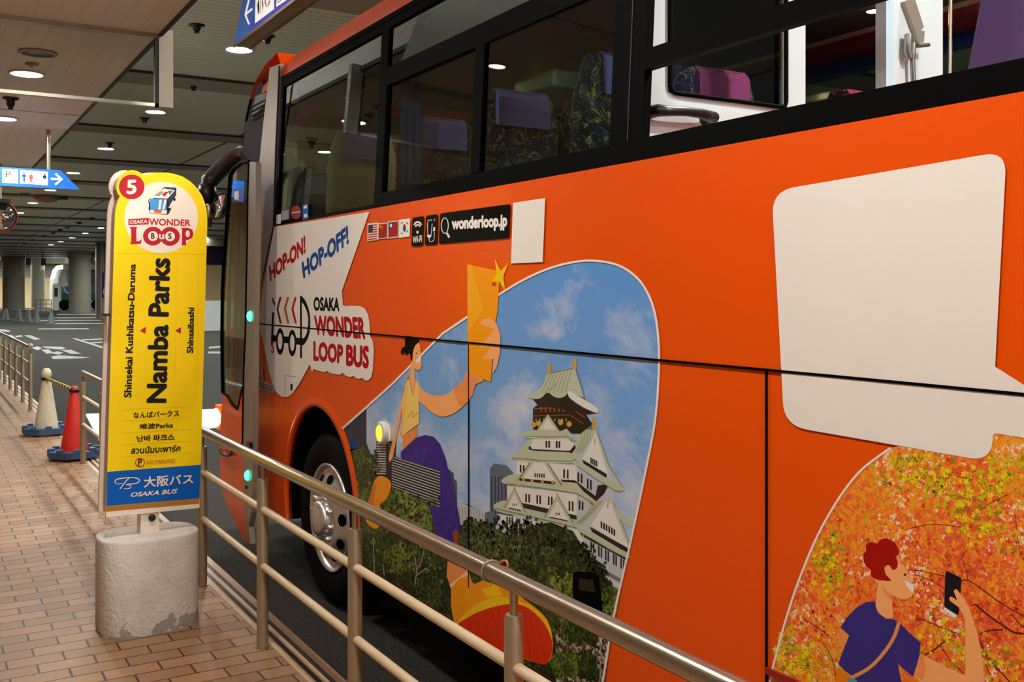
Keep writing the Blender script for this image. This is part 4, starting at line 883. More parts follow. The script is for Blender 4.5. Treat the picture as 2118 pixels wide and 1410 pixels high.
# small window stickers
A = Art(WP-WN*.0, -WN, 2e-4)
A.poly([(571, 445), (581, 442), (581, 462), (571, 464)], WHITE); A.poly([(582, 437), (597, 434), (597, 453), (582, 456)], ink('sticker pale', (170, 172, 176)))
A.ell((612, 439), 11, 14, ink('sticker red', (150, 52, 62)), 24); A.stroke([(604, 440), (620, 438)], 2, WHITE); A.poly([(626, 424), (637, 421), (638, 452), (626, 455)], ink('sticker blue', (24, 96, 190))); A.poly([(628, 426), (635, 424), (635, 430), (628, 432)], WHITE); A.ell((632, 446), 4, 4, WHITE, 14)
A.build('window_stickers', bus)
# white partition between cabin and open deck
def pY(x, y): return onY(x, y, YP)
b = MB(); Zp = zm(1260, 0, 2.469)
hole = rrect([pY(x, y) and (x, y) for x, y in Zp((298, -400), (905, -400), (905, 556), (298, 470))], 30)
outer = [(1325, -190), (1666, -190), (1666, 330), (1325, 330)]
# frame pieces round the window opening
def ppoly(pts, th=.03, mt=WHITEP, dy=0.0): b.prism([onY(x, y, YP+dy) for x, y in pts], (0, th, 0), mt)
ppoly([(1325, -190), (1381, -190), (1381, 190), (1325, 175)]); ppoly([(1325, 175), (1381, 190)]+Zp((318, 478))+[(1620, 221.5)]+[(1666, 226), (1666, 330), (1325, 330)]); ppoly([(1626, -190), (1666, -190), (1666, 226), (1620, 221.5), (1626, 215)])
pt_ = obj('partition', b, None, bus)
b = MB(); b.tube([pY(x, y)-Vector((0, .012, 0)) for x, y in [(1381, -190), (1381, 180)]+Zp((306, 462), (325, 478), (860, 548), (885, 545))+[(1621, 212), (1621, -190)]], .008, GASKET, 8); obj('window_seal', b, None, pt_)
b = MB(); b.prism([pY(x, y)+Vector((0, .012, 0)) for x, y in ((1381, -190), (1621, -190), (1621, 220), (1383, 192))], (0, .004, 0), GLASSW); obj('partition_glass', b, None, pt_)
b = MB(); g = [pY(x, y) for x, y in Zp((200, 575), (255, 580), (330, 583), (410, 592), (485, 610))]
b.tube([g[0], g[0]-Vector((0, .05, 0)), g[1]-Vector((0, .055, 0)), g[2]-Vector((0, .058, 0)), g[3]-Vector((0, .055, 0)), g[4]-Vector((0, .045, 0)), g[4]], [.022, .021, .017, .016, .017, .021, .022], BLKMET, 12); obj('grab_handle', b, None, pt_, label='black grab handle')
b = MB(); ppoly([(1833, -190), (1950, -190), (1950, 300), (1833, 300)]); ppoly([(1833, -190), (1848, -190), (1848, 300), (1833, 300)], .05, mat('pale blue edge', (190, 214, 226), rough=.4), -.03); po = obj('partition_door_post', b, None, bus)
b = MB()
for pts in (((1862, 5), (1882, -5), (1902, 58), (1896, 66), (1884, 66)), ((1884, 66), (1904, 66), (1902, 90), (1890, 90))): b.prism([pY(x, y)-Vector((0, .02, 0)) for x, y in pts], (0, .02, 0), GREYM)
obj('lock_plate', b, None, po)
b = MB(); h_ = lambda x, y, d=.03: pY(x, y)-Vector((0, d, 0)); hm = mat('handle nickel', (150, 146, 140), rough=.3, metal=.8)
b.tube([h_(1866, 75), h_(1864, 110), h_(1868, 124)], .017, hm, 10); b.tube([h_(1876, 100, .05), h_(1898, 98, .05)], .009, hm, 10); b.tube([h_(1876, 92), h_(1874, 130), h_(1876, 172)], .010, hm, 10); obj('lock_handle', b, None, po)
b = MB(); b.box((pY(1950, 0).x, YP, 1.28), (XR-.06, YP+.02, 2.2), WHITEP); b.box((2.0, YP, 1.28), (pY(1833, 0).x, YP+.02, 2.2), WHITEP); obj('partition_lower', b, None, pt_)
b = MB(); b.prism([onX(x, y, 2.75) for x, y in ((1988, 190), (2040, -90), (2240, -120), (2260, 190))], (.4, 0, 0), PURPF); obj('open_deck_seat', b, None, bus, bevel=.02)
b = MB(); b.tube([pY(1968, -120), pY(1962, 300)], .008, STEEL, 8); obj('grab_pole', b, None, po)

# ================================================================ PRINTS ON THE BUS SIDE
A = Art((XB, 0, 0), (-1, 0, 0), 1.5e-5)
def skirt(x): # image row of the skirt's lower edge
    d = ray(x, HY); t = XB/d.x; return HY+FP*(CAM.z-.383)/t
# castle bubble
top = [(708, 886), (760, 840), (812, 793), (868, 737), (915, 690), (968, 654), (1035, 607)]
crv = spl([(1035, 607), (1080, 580), (1130, 557), (1180, 543), (1228, 539), (1280, 549), (1320, 577), (1345, 618), (1358, 668), (1363, 745), (1356, 860), (1336, 970), (1302, 1130), (1270, 1270), (1248, 1400), (1240, 1440)], 5, False)
arch_px = [proj((XB, WY+(y-WY)*1.02, ACZ+(z-ACZ)*1.02)) for y, z in arc]
arch_px = [p for p in arch_px if p[0] > 712 and p[1] > 890]           # rear half, from the sill up
arch_px.sort(key=lambda p: -p[1])
bub = top+crv[1:-1]+[(1240, skirt(1240)), (1100, skirt(1100)), (950, skirt(950)), (850, skirt(850)), (760, skirt(760))]+[p for p in arch_px]
A.poly(bub, SKY); A.build('sky_print', bus)
ac = [p for p in arch_px][::-1]
A.poly([(709, 888), (758, 843), (758, 1000), (738, 1000)]+[p for p in arch_px if p[1] < 1000], BLDG2)
A.poly([(722, 912), (735, 905), (742, 960), (735, 985)], BLUE)
H = zm(740, 900, 4.7); G = zm(740, 660, 4.1467); C6 = zm(980, 720, 2.8211)
A.poly(H((180, 60), (375, 55), (370, 210), (800, 345), (800, 705), (320, 545), (165, 420)), ink('print tower black', (26, 26, 30)))
A.many([H((182, 75+24*k), (275, 80+24*k), (272, 92+24*k), (180, 87+24*k)) for k in range(13)], ink('print tower light', (196, 200, 200)))
A.many([H((330, 205+26*k), (800, 352+28*k), (800, 361+28*k), (330, 214+26*k)) for k in range(13)], PALEB)
A.many([H((300, 80+26*k), (372, 84+26*k), (372, 90+26*k), (300, 86+26*k)) for k in range(6)], GREYP)
A.poly(H((870, 320), (935, 370), (935, 420), (965, 450), (965, 720), (900, 720)), ink('print block grey', (70, 82, 100)))
A.poly(H((965, 670), (1090, 690), (1160, 720), (1222, 770), (1240, 900), (970, 900)), PALEB); A.many([H((985+28*k, 685+6*k), (992+28*k, 686+6*k), (992+28*k, 880), (985+28*k, 880)) for k in range(9)], GREYP); A.poly(H((1005, 652), (1090, 690), (1160, 722), (1080, 675)), DARK)
A.poly([(1013, 968), (1022, 958), (1048, 962), (1062, 978), (1062, 1075), (1013, 1075)], BLDG); A.many([[(1016+7*k, 985), (1018.5+7*k, 985), (1018.5+7*k, 1070), (1016+7*k, 1070)] for k in range(6)], BLDG2)
A.poly([(1003, 1060), (1020, 1055), (1035, 1085), (1003, 1090)], BLDG)
A.build('city_print', bus)
# the keep
def win(xs, y, h, wd=10, k=0.12): A.many([C6((x, y+k*(x-xs[0])), (x+wd, y+k*(x-xs[0]+wd)), (x+wd, y+h+k*(x-xs[0]+wd)), (x, y+h+k*(x-xs[0]))) for x in xs], DARK)
A.poly(C6((140, 965), (620, 1062), (900, 1200), (860, 1400), (740, 1320), (640, 1160), (520, 1130), (140, 1042)), WALLP); A.poly(C6((620, 1075), (895, 1225), (862, 1395), (745, 1310), (640, 1130)), WALLB)
A.poly(C6((640, 1085), (895, 1228), (893, 1240), (640, 1100)), DARK)
win((190, 205, 220, 248, 262, 290, 304, 330), 980, 46, 9, .18); win((680, 695, 725, 740, 765, 780, 812, 826, 855, 870), 1125, 62, 9, .55); A.poly(C6((690, 1220), (770, 1270), (770, 1290), (690, 1245)), DARK); A.poly(C6((690, 1250), (860, 1345), (860, 1370), (690, 1275)), ROOFD)
A.poly(spl(C6((118, 912), (190, 888), (300, 930), (420, 970), (585, 1015), (650, 1045), (625, 1062), (500, 1032), (300, 985), (140, 952)), 3), ROOF); A.stroke(C6((125, 935), (300, 975), (500, 1022), (610, 1052)), 2.2, ROOFD)
A.poly(C6((195, 800), (600, 850), (650, 930), (600, 990), (195, 905)), WALLP); A.poly(C6((600, 852), (700, 910), (650, 960), (600, 990)), WALLB)
A.poly(C6((200, 890), (300, 905), (600, 975), (600, 1000), (420, 960), (200, 912)), DARK)
win((300, 318, 365, 382, 432, 450), 848, 50); win((553, 572), 890, 58); win((612, 630), 885, 55, 10, .4)
for tri, inn in ((((237, 810), (178, 932), (302, 957)), ((236, 848), (196, 926), (284, 944))), (((488, 856), (412, 986), (582, 1022)), ((487, 892), (436, 980), (556, 1004)))):
    A.poly(C6(*tri), ROOF); A.stroke(C6(tri[1], tri[0], tri[2]), 2.0, ROOFD); A.poly(C6(*inn), WALLP); A.stroke(C6((inn[1][0]+8, inn[1][1]+6), (inn[2][0]-8, inn[2][1]+4)), 2.2, DARK)
    A.many([C6((inn[0][0]-10+k*10, inn[1][1]-22), (inn[0][0]-5+k*10, inn[1][1]-21), (inn[0][0]-5+k*10, inn[1][1]-6), (inn[0][0]-10+k*10, inn[1][1]-7)) for k in range(3)], DARK); A.ell(C6(tri[0])[0], 2, 4, GOLD, 10)
# big lower right gable
A.poly(C6((728, 800), (790, 850), (850, 980), (912, 1168), (895, 1225), (620, 1075), (590, 1015)), WALLB)
A.poly(spl(C6((728, 795), (800, 795), (785, 850), (700, 960), (622, 1040), (590, 1018), (660, 950), (712, 862)), 3), ROOF)
for k in range(4): A.stroke(spl(C6((735+14*k, 805), (720+14*k, 870), (665+10*k, 955), (600+8*k, 1022)), 4, False), 1.0, ROOFD)
A.poly(C6((790, 862), (910, 1165), (885, 1165), (684, 1034)), WALLP); A.poly(C6((676, 1040), (905, 1168), (898, 1196), (690, 1072)), DARK)
A.many([C6((740+15*k, 1008+9*k), (750+15*k, 1014+9*k), (750+15*k, 1052+9*k), (740+15*k, 1046+9*k)) for k in range(6)], DARK)
A.stroke(spl(C6((790, 850), (830, 960), (870, 1060), (912, 1168)), 4, False), 4.5, ROOF); A.stroke(C6((796, 850), (918, 1160)), 1.2, ROOFD); A.ell(C6((786, 790))[0], 4, 11, GOLD, 14); A.poly(C6((780, 735), (792, 735), (796, 800), (776, 800)), GOLD); A.stroke(C6((786, 880), (780, 930)), 3, GOLD)
A.poly(spl(C6((826, 925), (880, 985), (938, 1018), (930, 1046), (880, 1022), (838, 975)), 3), ROOF)
A.poly(spl(C6((606, 1045), (700, 1085), (800, 1145), (902, 1196), (894, 1226), (790, 1172), (700, 1118), (616, 1072)), 3), ROOF); A.stroke(C6((616, 1072), (700, 1118), (790, 1172), (894, 1226)), 1.6, ROOFD)
# fourth tier
A.poly(C6((250, 655), (600, 682), (608, 790), (510, 775), (250, 735)), WALLP); A.poly(C6((600, 684), (822, 820), (818, 905), (700, 880), (600, 790)), WALLB)
A.poly(C6((505, 768), (590, 770), (710, 862), (722, 800), (790, 790), (760, 850), (690, 915), (600, 835)), DARK)
A.poly(spl(C6((163, 768), (235, 733), (380, 752), (520, 775), (590, 780), (640, 835), (712, 893), (700, 910), (650, 885), (598, 852), (420, 822), (200, 796)), 3), ROOF); A.stroke(C6((190, 790), (420, 818), (600, 846), (700, 905)), 1.8, ROOFD); A.poly(C6((505, 766), (590, 770), (600, 785), (520, 780)), DARK)
win((268, 286), 680, 45); win((522, 543), 705, 52); win((605, 624), 722, 56, 10, .4); win((660, 678), 758, 60, 10, .4)
A.poly(C6((378, 588), (262, 772), (512, 803)), ROOF); A.stroke(C6((258, 772), (378, 588), (514, 800)), 3.0, ROOFD); A.poly(C6((380, 622), (286, 758), (478, 776)), WALLP); A.poly(C6((268, 758), (475, 778), (470, 795), (268, 772)), DARK)
A.many([C6((354+13*k, 728+1*k), (362+13*k, 728+k), (362+13*k, 752+k), (354+13*k, 751+k)) for k in range(5)], DARK); A.poly(C6((371, 530), (386, 530), (388, 590), (368, 590)), GOLD); A.stroke(C6((378, 620), (374, 650)), 3.0, GOLD); A.many([Art.ellp(C6(p)[0], 3, 4, 10) for p in ((290, 765), (460, 780), (340, 772), (400, 776))], GOLD)
# third tier roof and right gable
A.poly(C6((612, 448), (712, 478), (790, 690), (868, 815), (820, 830), (600, 690), (560, 660)), WALLB)
A.poly(C6((330, 530), (545, 525), (592, 560), (590, 605), (330, 592)), WALLP); win((418, 434, 478, 494), 540, 40, 11, .02)
A.poly(C6((300, 575), (330, 570), (340, 588), (560, 598), (590, 560), (600, 600), (560, 622), (310, 605)), DARK)
A.poly(spl(C6((318, 535), (345, 545), (320, 590), (430, 602), (560, 608), (602, 640), (600, 658), (560, 672), (400, 668), (245, 655), (212, 626), (262, 602)), 3), ROOF); A.stroke(C6((222, 640), (400, 655), (560, 660), (598, 648)), 1.8, ROOFD)
A.poly(spl(C6((612, 448), (712, 445), (706, 490), (650, 580), (600, 640), (566, 628), (606, 560), (596, 500)), 3), ROOF)
for k in range(4): A.stroke(spl(C6((630+18*k, 470), (628+14*k, 540), (590+12*k, 610)), 4, False), 1.0, ROOFD)
A.poly(C6((612, 440), (700, 440), (712, 455), (700, 475), (608, 470)), ROOFD); A.poly(C6((690, 405), (706, 405), (712, 470), (690, 470)), GOLD)
A.poly(C6((712, 495), (790, 755), (770, 735), (632, 645)), WALLP); A.poly(C6((632, 648), (778, 735), (772, 755), (640, 672)), DARK); A.many([C6((680+11*k, 636+6*k), (688+11*k, 640+6*k), (688+11*k, 675+6*k), (680+11*k, 671+6*k)) for k in range(4)], DARK)
A.stroke(spl(C6((712, 478), (745, 580), (785, 690), (868, 815)), 4, False), 4.5, ROOF); A.stroke(C6((720, 490), (792, 690), (872, 812)), 1.2, ROOFD); A.stroke(C6((708, 520), (706, 560)), 2.5, GOLD)
A.poly(spl(C6((598, 655), (680, 700), (780, 765), (872, 812), (862, 836), (820, 828), (700, 755), (606, 688)), 3), ROOF); A.stroke(C6((606, 688), (700, 755), (820, 828), (862, 836)), 1.4, ROOFD)
# second tier and top floor
A.poly(C6((345, 350), (380, 325), (645, 372), (692, 442), (620, 500), (345, 472)), DARK)
A.many([Art.ellp(C6(p)[0], 5.5, 6, 12) for p in ((378, 438), (507, 432), (556, 442), (348, 445))], GOLD); A.many([C6((390+26*k, 340), (396+26*k, 340), (396+26*k, 372), (390+26*k, 372)) for k in range(6)], BROWN); A.stroke(C6((350, 352), (560, 345), (650, 405)), 1.6, BROWN); A.stroke(C6((352, 395), (560, 388), (640, 440)), 1.2, BROWN)
A.many([C6((360+22*k, 410), (366+22*k, 410), (366+22*k, 425), (360+22*k, 425)) for k in range(9)], GOLD)
A.poly(spl(C6((290, 498), (345, 478), (500, 484), (542, 470), (580, 520), (612, 545), (602, 553), (545, 528), (430, 530), (305, 524)), 3), ROOF); A.stroke(C6((300, 512), (430, 518), (545, 514), (604, 548)), 1.5, ROOFD)
A.poly(C6((432, 383), (366, 480), (502, 485)), ROOF); A.stroke(C6((366, 480), (432, 383), (502, 485)), 1.8, ROOFD); A.poly(C6((432, 412), (386, 472), (484, 476)), WALLP)
A.poly(C6((330, 280), (430, 262), (545, 255), (640, 290), (720, 352), (716, 378), (660, 384), (560, 362), (375, 335)), DARK)
A.poly(spl(C6((438, 146), (590, 114), (580, 170), (548, 262), (510, 288), (470, 284), (430, 258), (392, 290), (350, 296), (318, 280), (380, 238), (412, 195)), 3), ROOF)
for k in range(7): A.stroke(C6((450+20*k, 148-4*k), (395+23*k, 262-1*k)), .9, ROOFD)
A.stroke(spl(C6((430, 245), (460, 230), (480, 205)), 4, False), 1.2, ROOFD); A.stroke(C6((438, 146), (592, 114)), 2.2, ROOFD)
A.poly(C6((594, 116), (646, 290), (552, 250)), WALLB); A.poly(C6((596, 150), (632, 275), (566, 246)), ROOF); A.stroke(C6((592, 114), (646, 288)), 2.2, ROOFD); A.stroke(C6((592, 114), (550, 255)), 2.4, ROOF)
A.poly(spl(C6((552, 250), (600, 272), (660, 308), (722, 352), (712, 378), (650, 352), (600, 322), (558, 290)), 3), WALLP); A.stroke(C6((558, 290), (600, 322), (650, 352), (712, 378)), 1.3, ROOFD)
A.poly(C6((431, 88), (446, 88), (450, 146), (428, 146)), GOLD); A.poly(C6((580, 60), (596, 60), (602, 118), (576, 118)), GOLD)
A.build('castle_print', bus)
# trees
rng = random.Random(3)
def canopy(pts, mt, jit=5, sub=5):
    out = []
    m = len(pts)
    for i in range(m):
        a, c_ = pts[i], pts[(i+1) % m]
        for k in range(sub): t = k/sub; out.append((a[0]*(1-t)+c_[0]*t+rng.uniform(-jit, jit), a[1]*(1-t)+c_[1]*t+rng.uniform(-jit, jit)))
    A.poly(out, mt)
ar2 = [p for p in arch_px if p[1] > 925]
A.poly([(1150, 1250), (1285, 1215), (1262, 1330), (1243, skirt(1243)), (1160, skirt(1160)), (1130, 1300)], PATH)
tr = [(ar2[-1][0]+1, 935), (745, 925), (757, 918), (768, 935), (778, 985), (786, 1030), (812, 1012), (850, 1022), (892, 1045), (905, 1090), (935, 1110), (948, 1088), (975, 1078), (1005, 1082), (1050, 1105), (1092, 1085), (1140, 1078), (1185, 1095), (1205, 1135), (1235, 1165), (1262, 1212), (1240, 1260), (1180, 1280), (1150, 1310)]
A.poly([(p[0]+rng.uniform(-2, 2), p[1]+rng.uniform(-3, 3)) for p in tr]+[(1150, skirt(1150)), (950, skirt(950)), (760, skirt(760))]+ar2, GRN)
for pts in ([(790, 1032), (815, 1015), (855, 1026), (890, 1055), (895, 1100), (870, 1120), (830, 1110), (800, 1080)], [(790, 1140), (830, 1120), (850, 1160), (830, 1190), (800, 1180)], [(1138, 1195), (1165, 1182), (1190, 1190), (1188, 1240), (1150, 1250), (1136, 1225)], [(1245, 1215), (1275, 1215), (1278, 1260), (1255, 1300), (1243, 1260)], [(748, 1010), (765, 1000), (770, 1040), (755, 1070), (747, 1050)], [(1020, 1180), (1060, 1170), (1075, 1200), (1040, 1215)], [(1130, 1350), (1190, 1345), (1215, 1400), (1150, 1400)]): canopy(pts, GRN2, 5)
for pts in ([(1140, 1260), (1200, 1250), (1240, 1290), (1230, 1340), (1170, 1330)], [(1190, 1350), (1225, 1340), (1238, 1400), (1200, 1410)]): canopy(pts, GRN, 6)
def sprays(n, reg, cols):
    by = {}
    for _ in range(n):
        (x0, y0), (x1, y1), wd = rng.choice(reg); t = rng.random(); x = x0+(x1-x0)*t+rng.gauss(0, wd); y = y0+(y1-y0)*t+rng.gauss(0, wd)
        if y > skirt(x)-6 or x < 762 or x > 1280-(y-1100)*.10: continue
        a0 = rng.uniform(0, 6.3); rr_ = rng.uniform(2.5, 6.5)
        by.setdefault(rng.choice(cols), []).append([(x+rr_*rng.uniform(.5, 1)*math.cos(a0+q*1.05)*.8, y+rr_*rng.uniform(.5, 1)*math.sin(a0+q*1.05)) for q in range(6)])
    for c_, ps in by.items(): A.many(ps, c_)
LG = [ink('foliage black green', (16, 22, 10)), ink('foliage deep green', (34, 46, 18)), ink('foliage green', (64, 84, 30)), ink('foliage light green', (112, 132, 52))]
sprays(700, [((950, 1095), (1090, 1095), 12), ((1090, 1095), (1205, 1140), 12), ((960, 1140), (1200, 1180), 26), ((1205, 1140), (1255, 1215), 10)], LG[:3]+LG[:2])
sprays(420, [((790, 1030), (900, 1070), 16), ((790, 1090), (900, 1140), 26), ((775, 1150), (920, 1190), 20)], LG)
sprays(200, [((770, 930), (775, 1010), 6), ((1150, 1200), (1190, 1230), 14), ((1250, 1230), (1262, 1290), 8), ((1150, 1330), (1230, 1390), 16)], LG[1:])
for l in ([(858, 1210), (862, 1180), (858, 1150)], [(862, 1180), (872, 1160), (876, 1140)], [(862, 1190), (880, 1175), (888, 1180)], [(775, 1200), (772, 1110)], [(795, 1190), (792, 1165)], [(880, 1060), (876, 1090)], [(1240, 1420), (1243, 1350), (1238, 1310)]): A.stroke(l, 2.0, GREYP)
A.build('trees_print', bus)
# black vent low on the side
b = MB(); b.prism([onX(x, y, XB-.006) for x, y in rrect([(1184, 1180), (1236, 1186), (1246, 1276), (1186, 1258)], 12)], (.006, 0, 0)); vt = obj('side_vent', b, GASKET, bus, label='black square vent low on the side')
b = MB(); b.prism([onX(x, y, XB-.010) for x, y in ((1197, 1196), (1226, 1199), (1230, 1225), (1198, 1220))], (.004, 0, 0)); obj('vent_grille', b, BLKMET, vt)
# woman with phone
A.stroke(top+crv[1:], 4.5, WHITE); A.build('bubble_outline', bus)
Zw = zm(700, 380, 2.937); I = zm(900, 1130, 5.035)
A.k += 4
A.poly(spl(H((100, 660), (125, 570), (150, 480), (182, 412), (232, 396), (298, 425), (326, 492), (285, 610), (228, 655), (216, 690), (240, 760), (200, 892), (160, 905), (100, 862), (78, 815)), 3), AMB); A.poly(H((150, 470), (185, 460), (165, 690), (120, 675), (100, 660)), AMB2); A.poly(spl(H((190, 465), (300, 440), (318, 500), (278, 605), (225, 650), (160, 690)), 3), AMB)
A.poly(G((385, 1000), (510, 920), (505, 1005), (385, 1122)), SKIN2)
A.poly(spl(H((418, 160), (500, 90), (578, 20), (655, -4), (740, 14), (800, 85), (850, 210), (880, 345), (920, 480), (950, 620), (978, 760), (998, 890), (1000, 930), (945, 1078), (860, 1040), (765, 990), (735, 830), (702, 680), (800, 705), (800, 345), (600, 280), (420, 220)), 1), PURP)
for l in (((520, 240), (580, 120), (640, 80), (665, 110), (630, 270)), ((605, 270), (640, 150), (700, 90), (770, 70)), ((800, 380), (850, 420), (840, 470), (800, 505)), ((880, 400), (935, 560), (940, 720), (880, 890), (795, 960))): A.stroke(spl(H(*l), 4, False), .8, LILAC)
A.poly(H((920, 930), (965, 915), (985, 960), (975, 1060), (1010, 1080), (985, 1110), (940, 1076)), ink('print rust', (150, 70, 20)))
A.poly(G((425, 495), (442, 490), (440, 540), (400, 680), (372, 960), (378, 1000), (366, 1000), (384, 720), (408, 560)), AMB2)
A.poly(spl(G((400, 600), (392, 720), (355, 900), (305, 1165), (290, 1200), (275, 1222), (265, 1185), (300, 1040), (345, 850), (380, 680)), 2), SKIN)
A.poly(G((448, 520), (486, 512), (500, 530), (475, 668)), SKIN2)
A.poly(G((455, 350), (478, 380), (488, 430), (488, 520), (478, 640), (446, 520), (456, 420)), SKIN)
A.poly(spl(G((505, 540), (560, 610), (640, 650), (740, 650), (825, 600), (900, 530), (945, 445), (1080, 520), (1008, 560), (982, 650), (905, 745), (820, 808), (730, 835), (650, 808), (570, 740), (520, 690)), 3), SKIN); A.poly(G((820, 602), (900, 530), (945, 448), (1080, 522), (1008, 562), (980, 650), (905, 742), (880, 755), (838, 665)), SKIN2)
A.poly(G((425, 520), (442, 518), (475, 668), (500, 530), (515, 545), (522, 690), (526, 892), (372, 1008), (386, 720), (408, 570)), YEL); A.stroke(G((428, 560), (405, 720), (385, 930)), .9, TAN); A.stroke(spl(G((430, 845), (465, 790), (475, 800), (468, 838), (480, 838), (518, 795)), 3, False), .8, DARK)
A.poly(spl(G((522, 200), (540, 262), (545, 330), (545, 405), (520, 440), (488, 420), (470, 370), (462, 290), (488, 230)), 3), SKIN); A.poly(spl(G((540, 298), (542, 340), (516, 372), (496, 356), (520, 330)), 3), WHITE); A.ell(G((503, 292))[0], 1.4, 2, DARK, 10); A.stroke(G((525, 262), (535, 275)), 1, SOLED)
A.poly(spl(G((402, 170), (415, 150), (430, 140), (445, 146), (480, 150), (512, 165), (524, 195), (495, 222), (482, 250), (472, 290), (468, 355), (456, 350), (448, 300), (430, 285), (425, 305), (412, 305), (400, 280), (388, 302), (372, 296), (370, 268), (385, 240), (402, 236), (405, 205)), 2), BLACK)
A.poly(rrect(Zw((783, 488), (965, 527), (980, 560), (965, 780), (945, 880), (925, 1207), (784, 1136)), 5), AMB); A.poly(Zw((783, 488), (810, 494), (880, 760), (790, 900)), ink('print amber light', (250, 176, 30)))
A.poly(spl(Zw((858, 850), (880, 822), (918, 814), (958, 845), (984, 915), (982, 1020), (962, 1110), (934, 1160), (942, 1072), (944, 1066), (873, 1062), (880, 1050), (930, 990), (853, 994), (860, 985), (944, 890), (940, 880)), 1), SKIN)
A.ell(Zw((944, 608))[0], 4.5, 5, SOLE, 16); A.poly(Zw((948, 452), (985, 528), (1030, 484), (1002, 562), (1014, 656), (975, 588), (927, 600), (962, 548)), SUN)
# shoe
A.poly(I((130, 150), (350, 255), (390, 390), (165, 440), (120, 300)), SKIN2); A.poly(I((150, 400), (330, 255), (352, 300), (165, 440)), ink('print cream', (250, 222, 170)))
A.poly(spl(I((165, 430), (340, 300), (400, 395), (500, 350), (640, 400), (820, 480), (1000, 600), (1170, 760), (1222, 950), (1222, 1100), (1150, 1228), (880, 1150), (300, 940), (200, 810)), 2), AMB); A.poly(I((480, 440), (640, 400), (700, 510), (540, 530)), SUN)
A.poly(spl(I((200, 822), (330, 680), (450, 590), (640, 520), (800, 545), (1000, 620), (1120, 720), (1190, 830), (1222, 960), (1160, 860), (1000, 660), (860, 600), (700, 605), (420, 690), (240, 830)), 2), SUN)
A.poly(spl(I((232, 828), (330, 745), (430, 690), (570, 640), (700, 608), (860, 600), (1000, 660), (1120, 780), (1190, 900), (1224, 1040), (1200, 1150), (1150, 1226), (1050, 1210), (900, 1150), (640, 1080), (400, 960)), 3), SOLE)
for x0, y0, x1, y1 in ((430, 700, 480, 960), (500, 680, 580, 1030), (580, 650, 680, 1060), (650, 640, 780, 1110), (740, 620, 860, 1130), (930, 650, 990, 1180), (960, 650, 1090, 1190), (1040, 720, 1160, 1200)): A.stroke(I((x0, y0), (x1, y1)), .9, SOLED)
A.stroke(I((335, 480), (320, 510), (345, 545)), 1.6, SUN)
A.build('walking_woman_print', bus)
# autumn bubble
ed = spl([(1842, 926), (1808, 950), (1775, 978), (1735, 1030), (1692, 1105), (1654, 1195), (1624, 1285), (1602, 1365), (1592, 1412), (1578, 1500)], 4, False)
A.poly(ed+[(1578, skirt(1578)), (2700, skirt(2700)), (2700, 905), (2118, 898), (2060, 880)], AUT); A.build('autumn_leaves_print', bus)
Z5 = zm(1560, 860, 3.3566); Bz = zm(1660, 1080, 4.273)
star = lambda x, y, r, a: [(x+r*(1 if k % 2 == 0 else .42)*math.cos(a+k*PI/5), y+r*(1 if k % 2 == 0 else .42)*1.1*math.sin(a+k*PI/5)) for k in range(10)]
def leaves(n, reg, cols, rmin, rmax):
    by = {}
    for _ in range(n):
        (x0, y0), (x1, y1), wd = rng.choice(reg); t = rng.random(); x = x0+(x1-x0)*t+rng.gauss(0, wd); y = y0+(y1-y0)*t+rng.gauss(0, wd)
        ok = x > 1600 and y > 935 and x < 2320
        if ok and y < 1500 and x > 1842-(y-926)*.86+14+max(0, (y-1100))*.42: by.setdefault(rng.choice(cols), []).append(star(x, y, rng.uniform(rmin, rmax), rng.uniform(0, 6.3)))
    for c_, ps in by.items(): A.many(ps, c_)
LY = [ink('leaf yellow', (246, 214, 30)), ink('leaf lime', (206, 190, 30)), ink('leaf amber', (240, 172, 30)), ink('leaf olive', (150, 140, 30))]
LR = [ink('leaf coral', (232, 96, 60)), ink('leaf orange', (238, 112, 26)), ink('leaf scarlet', (206, 56, 30)), ink('leaf peach', (244, 150, 90))]
leaves(420, [((1850, 960), (2118, 1180), 60), ((1700, 1120), (1760, 1250), 40), ((1640, 1280), (1700, 1400), 40), ((2000, 1100), (2250, 1000), 50)], LR, 3, 7)
leaves(260, [((1690, 1180), (2118, 1120), 40), ((1900, 1210), (2118, 1300), 45), ((2118, 1100), (2300, 1350), 60)], LR, 3, 7)
for l, wd in ((((1318, 1110), (1150, 1075), (1060, 1068)), 1.6), (((1320, 1195), (1200, 1130), (1110, 1098)), 1.5), (((1873, 1390), (1700, 1290), (1580, 1200), (1485, 1140), (1440, 1145)), 2.2), (((1485, 1140), (1460, 1030), (1440, 985), (1470, 940)), 1.4), (((1560, 660), (1640, 605), (1760, 545)), 1.4), (((1300, 420), (1340, 405), (1520, 445)), 1.3), (((1080, 780), (1250, 750), (1420, 770), (1450, 750)), 1.3), (((1310, 430), (1345, 500), (1340, 650)), 1.2), (((1810, 680), (1830, 850), (1850, 980)), 1)):
    A.stroke(spl(Z5(*l), 4, False), wd, TWIG)
for l, wd in ((((1520, 720), (1640, 820), (1800, 930), (1880, 975), (1990, 985)), 4.0), (((1560, 990), (1650, 955), (1770, 950)), 3.2), (((1080, 1170), (1170, 1120), (1250, 1055), (1300, 1035)), 3.4), (((1000, 850), (1120, 880), (1250, 940), (1420, 995)), 1.6), (((1570, 1050), (1640, 1200), (1760, 1330), (1830, 1410)), 2.6), (((1210, 1080), (1320, 1230), (1430, 1340)), 1.8), (((0, 850), (120, 920), (230, 1000)), 1.6), (((1850, 820), (1957, 930), (2060, 1010)), 2), (((1610, 1240), (1680, 1400)), 2), (((150, 1010), (260, 1200), (300, 1400)), 1.2)):
    A.stroke(spl(Bz(*l), 4, False), wd, TWIG)
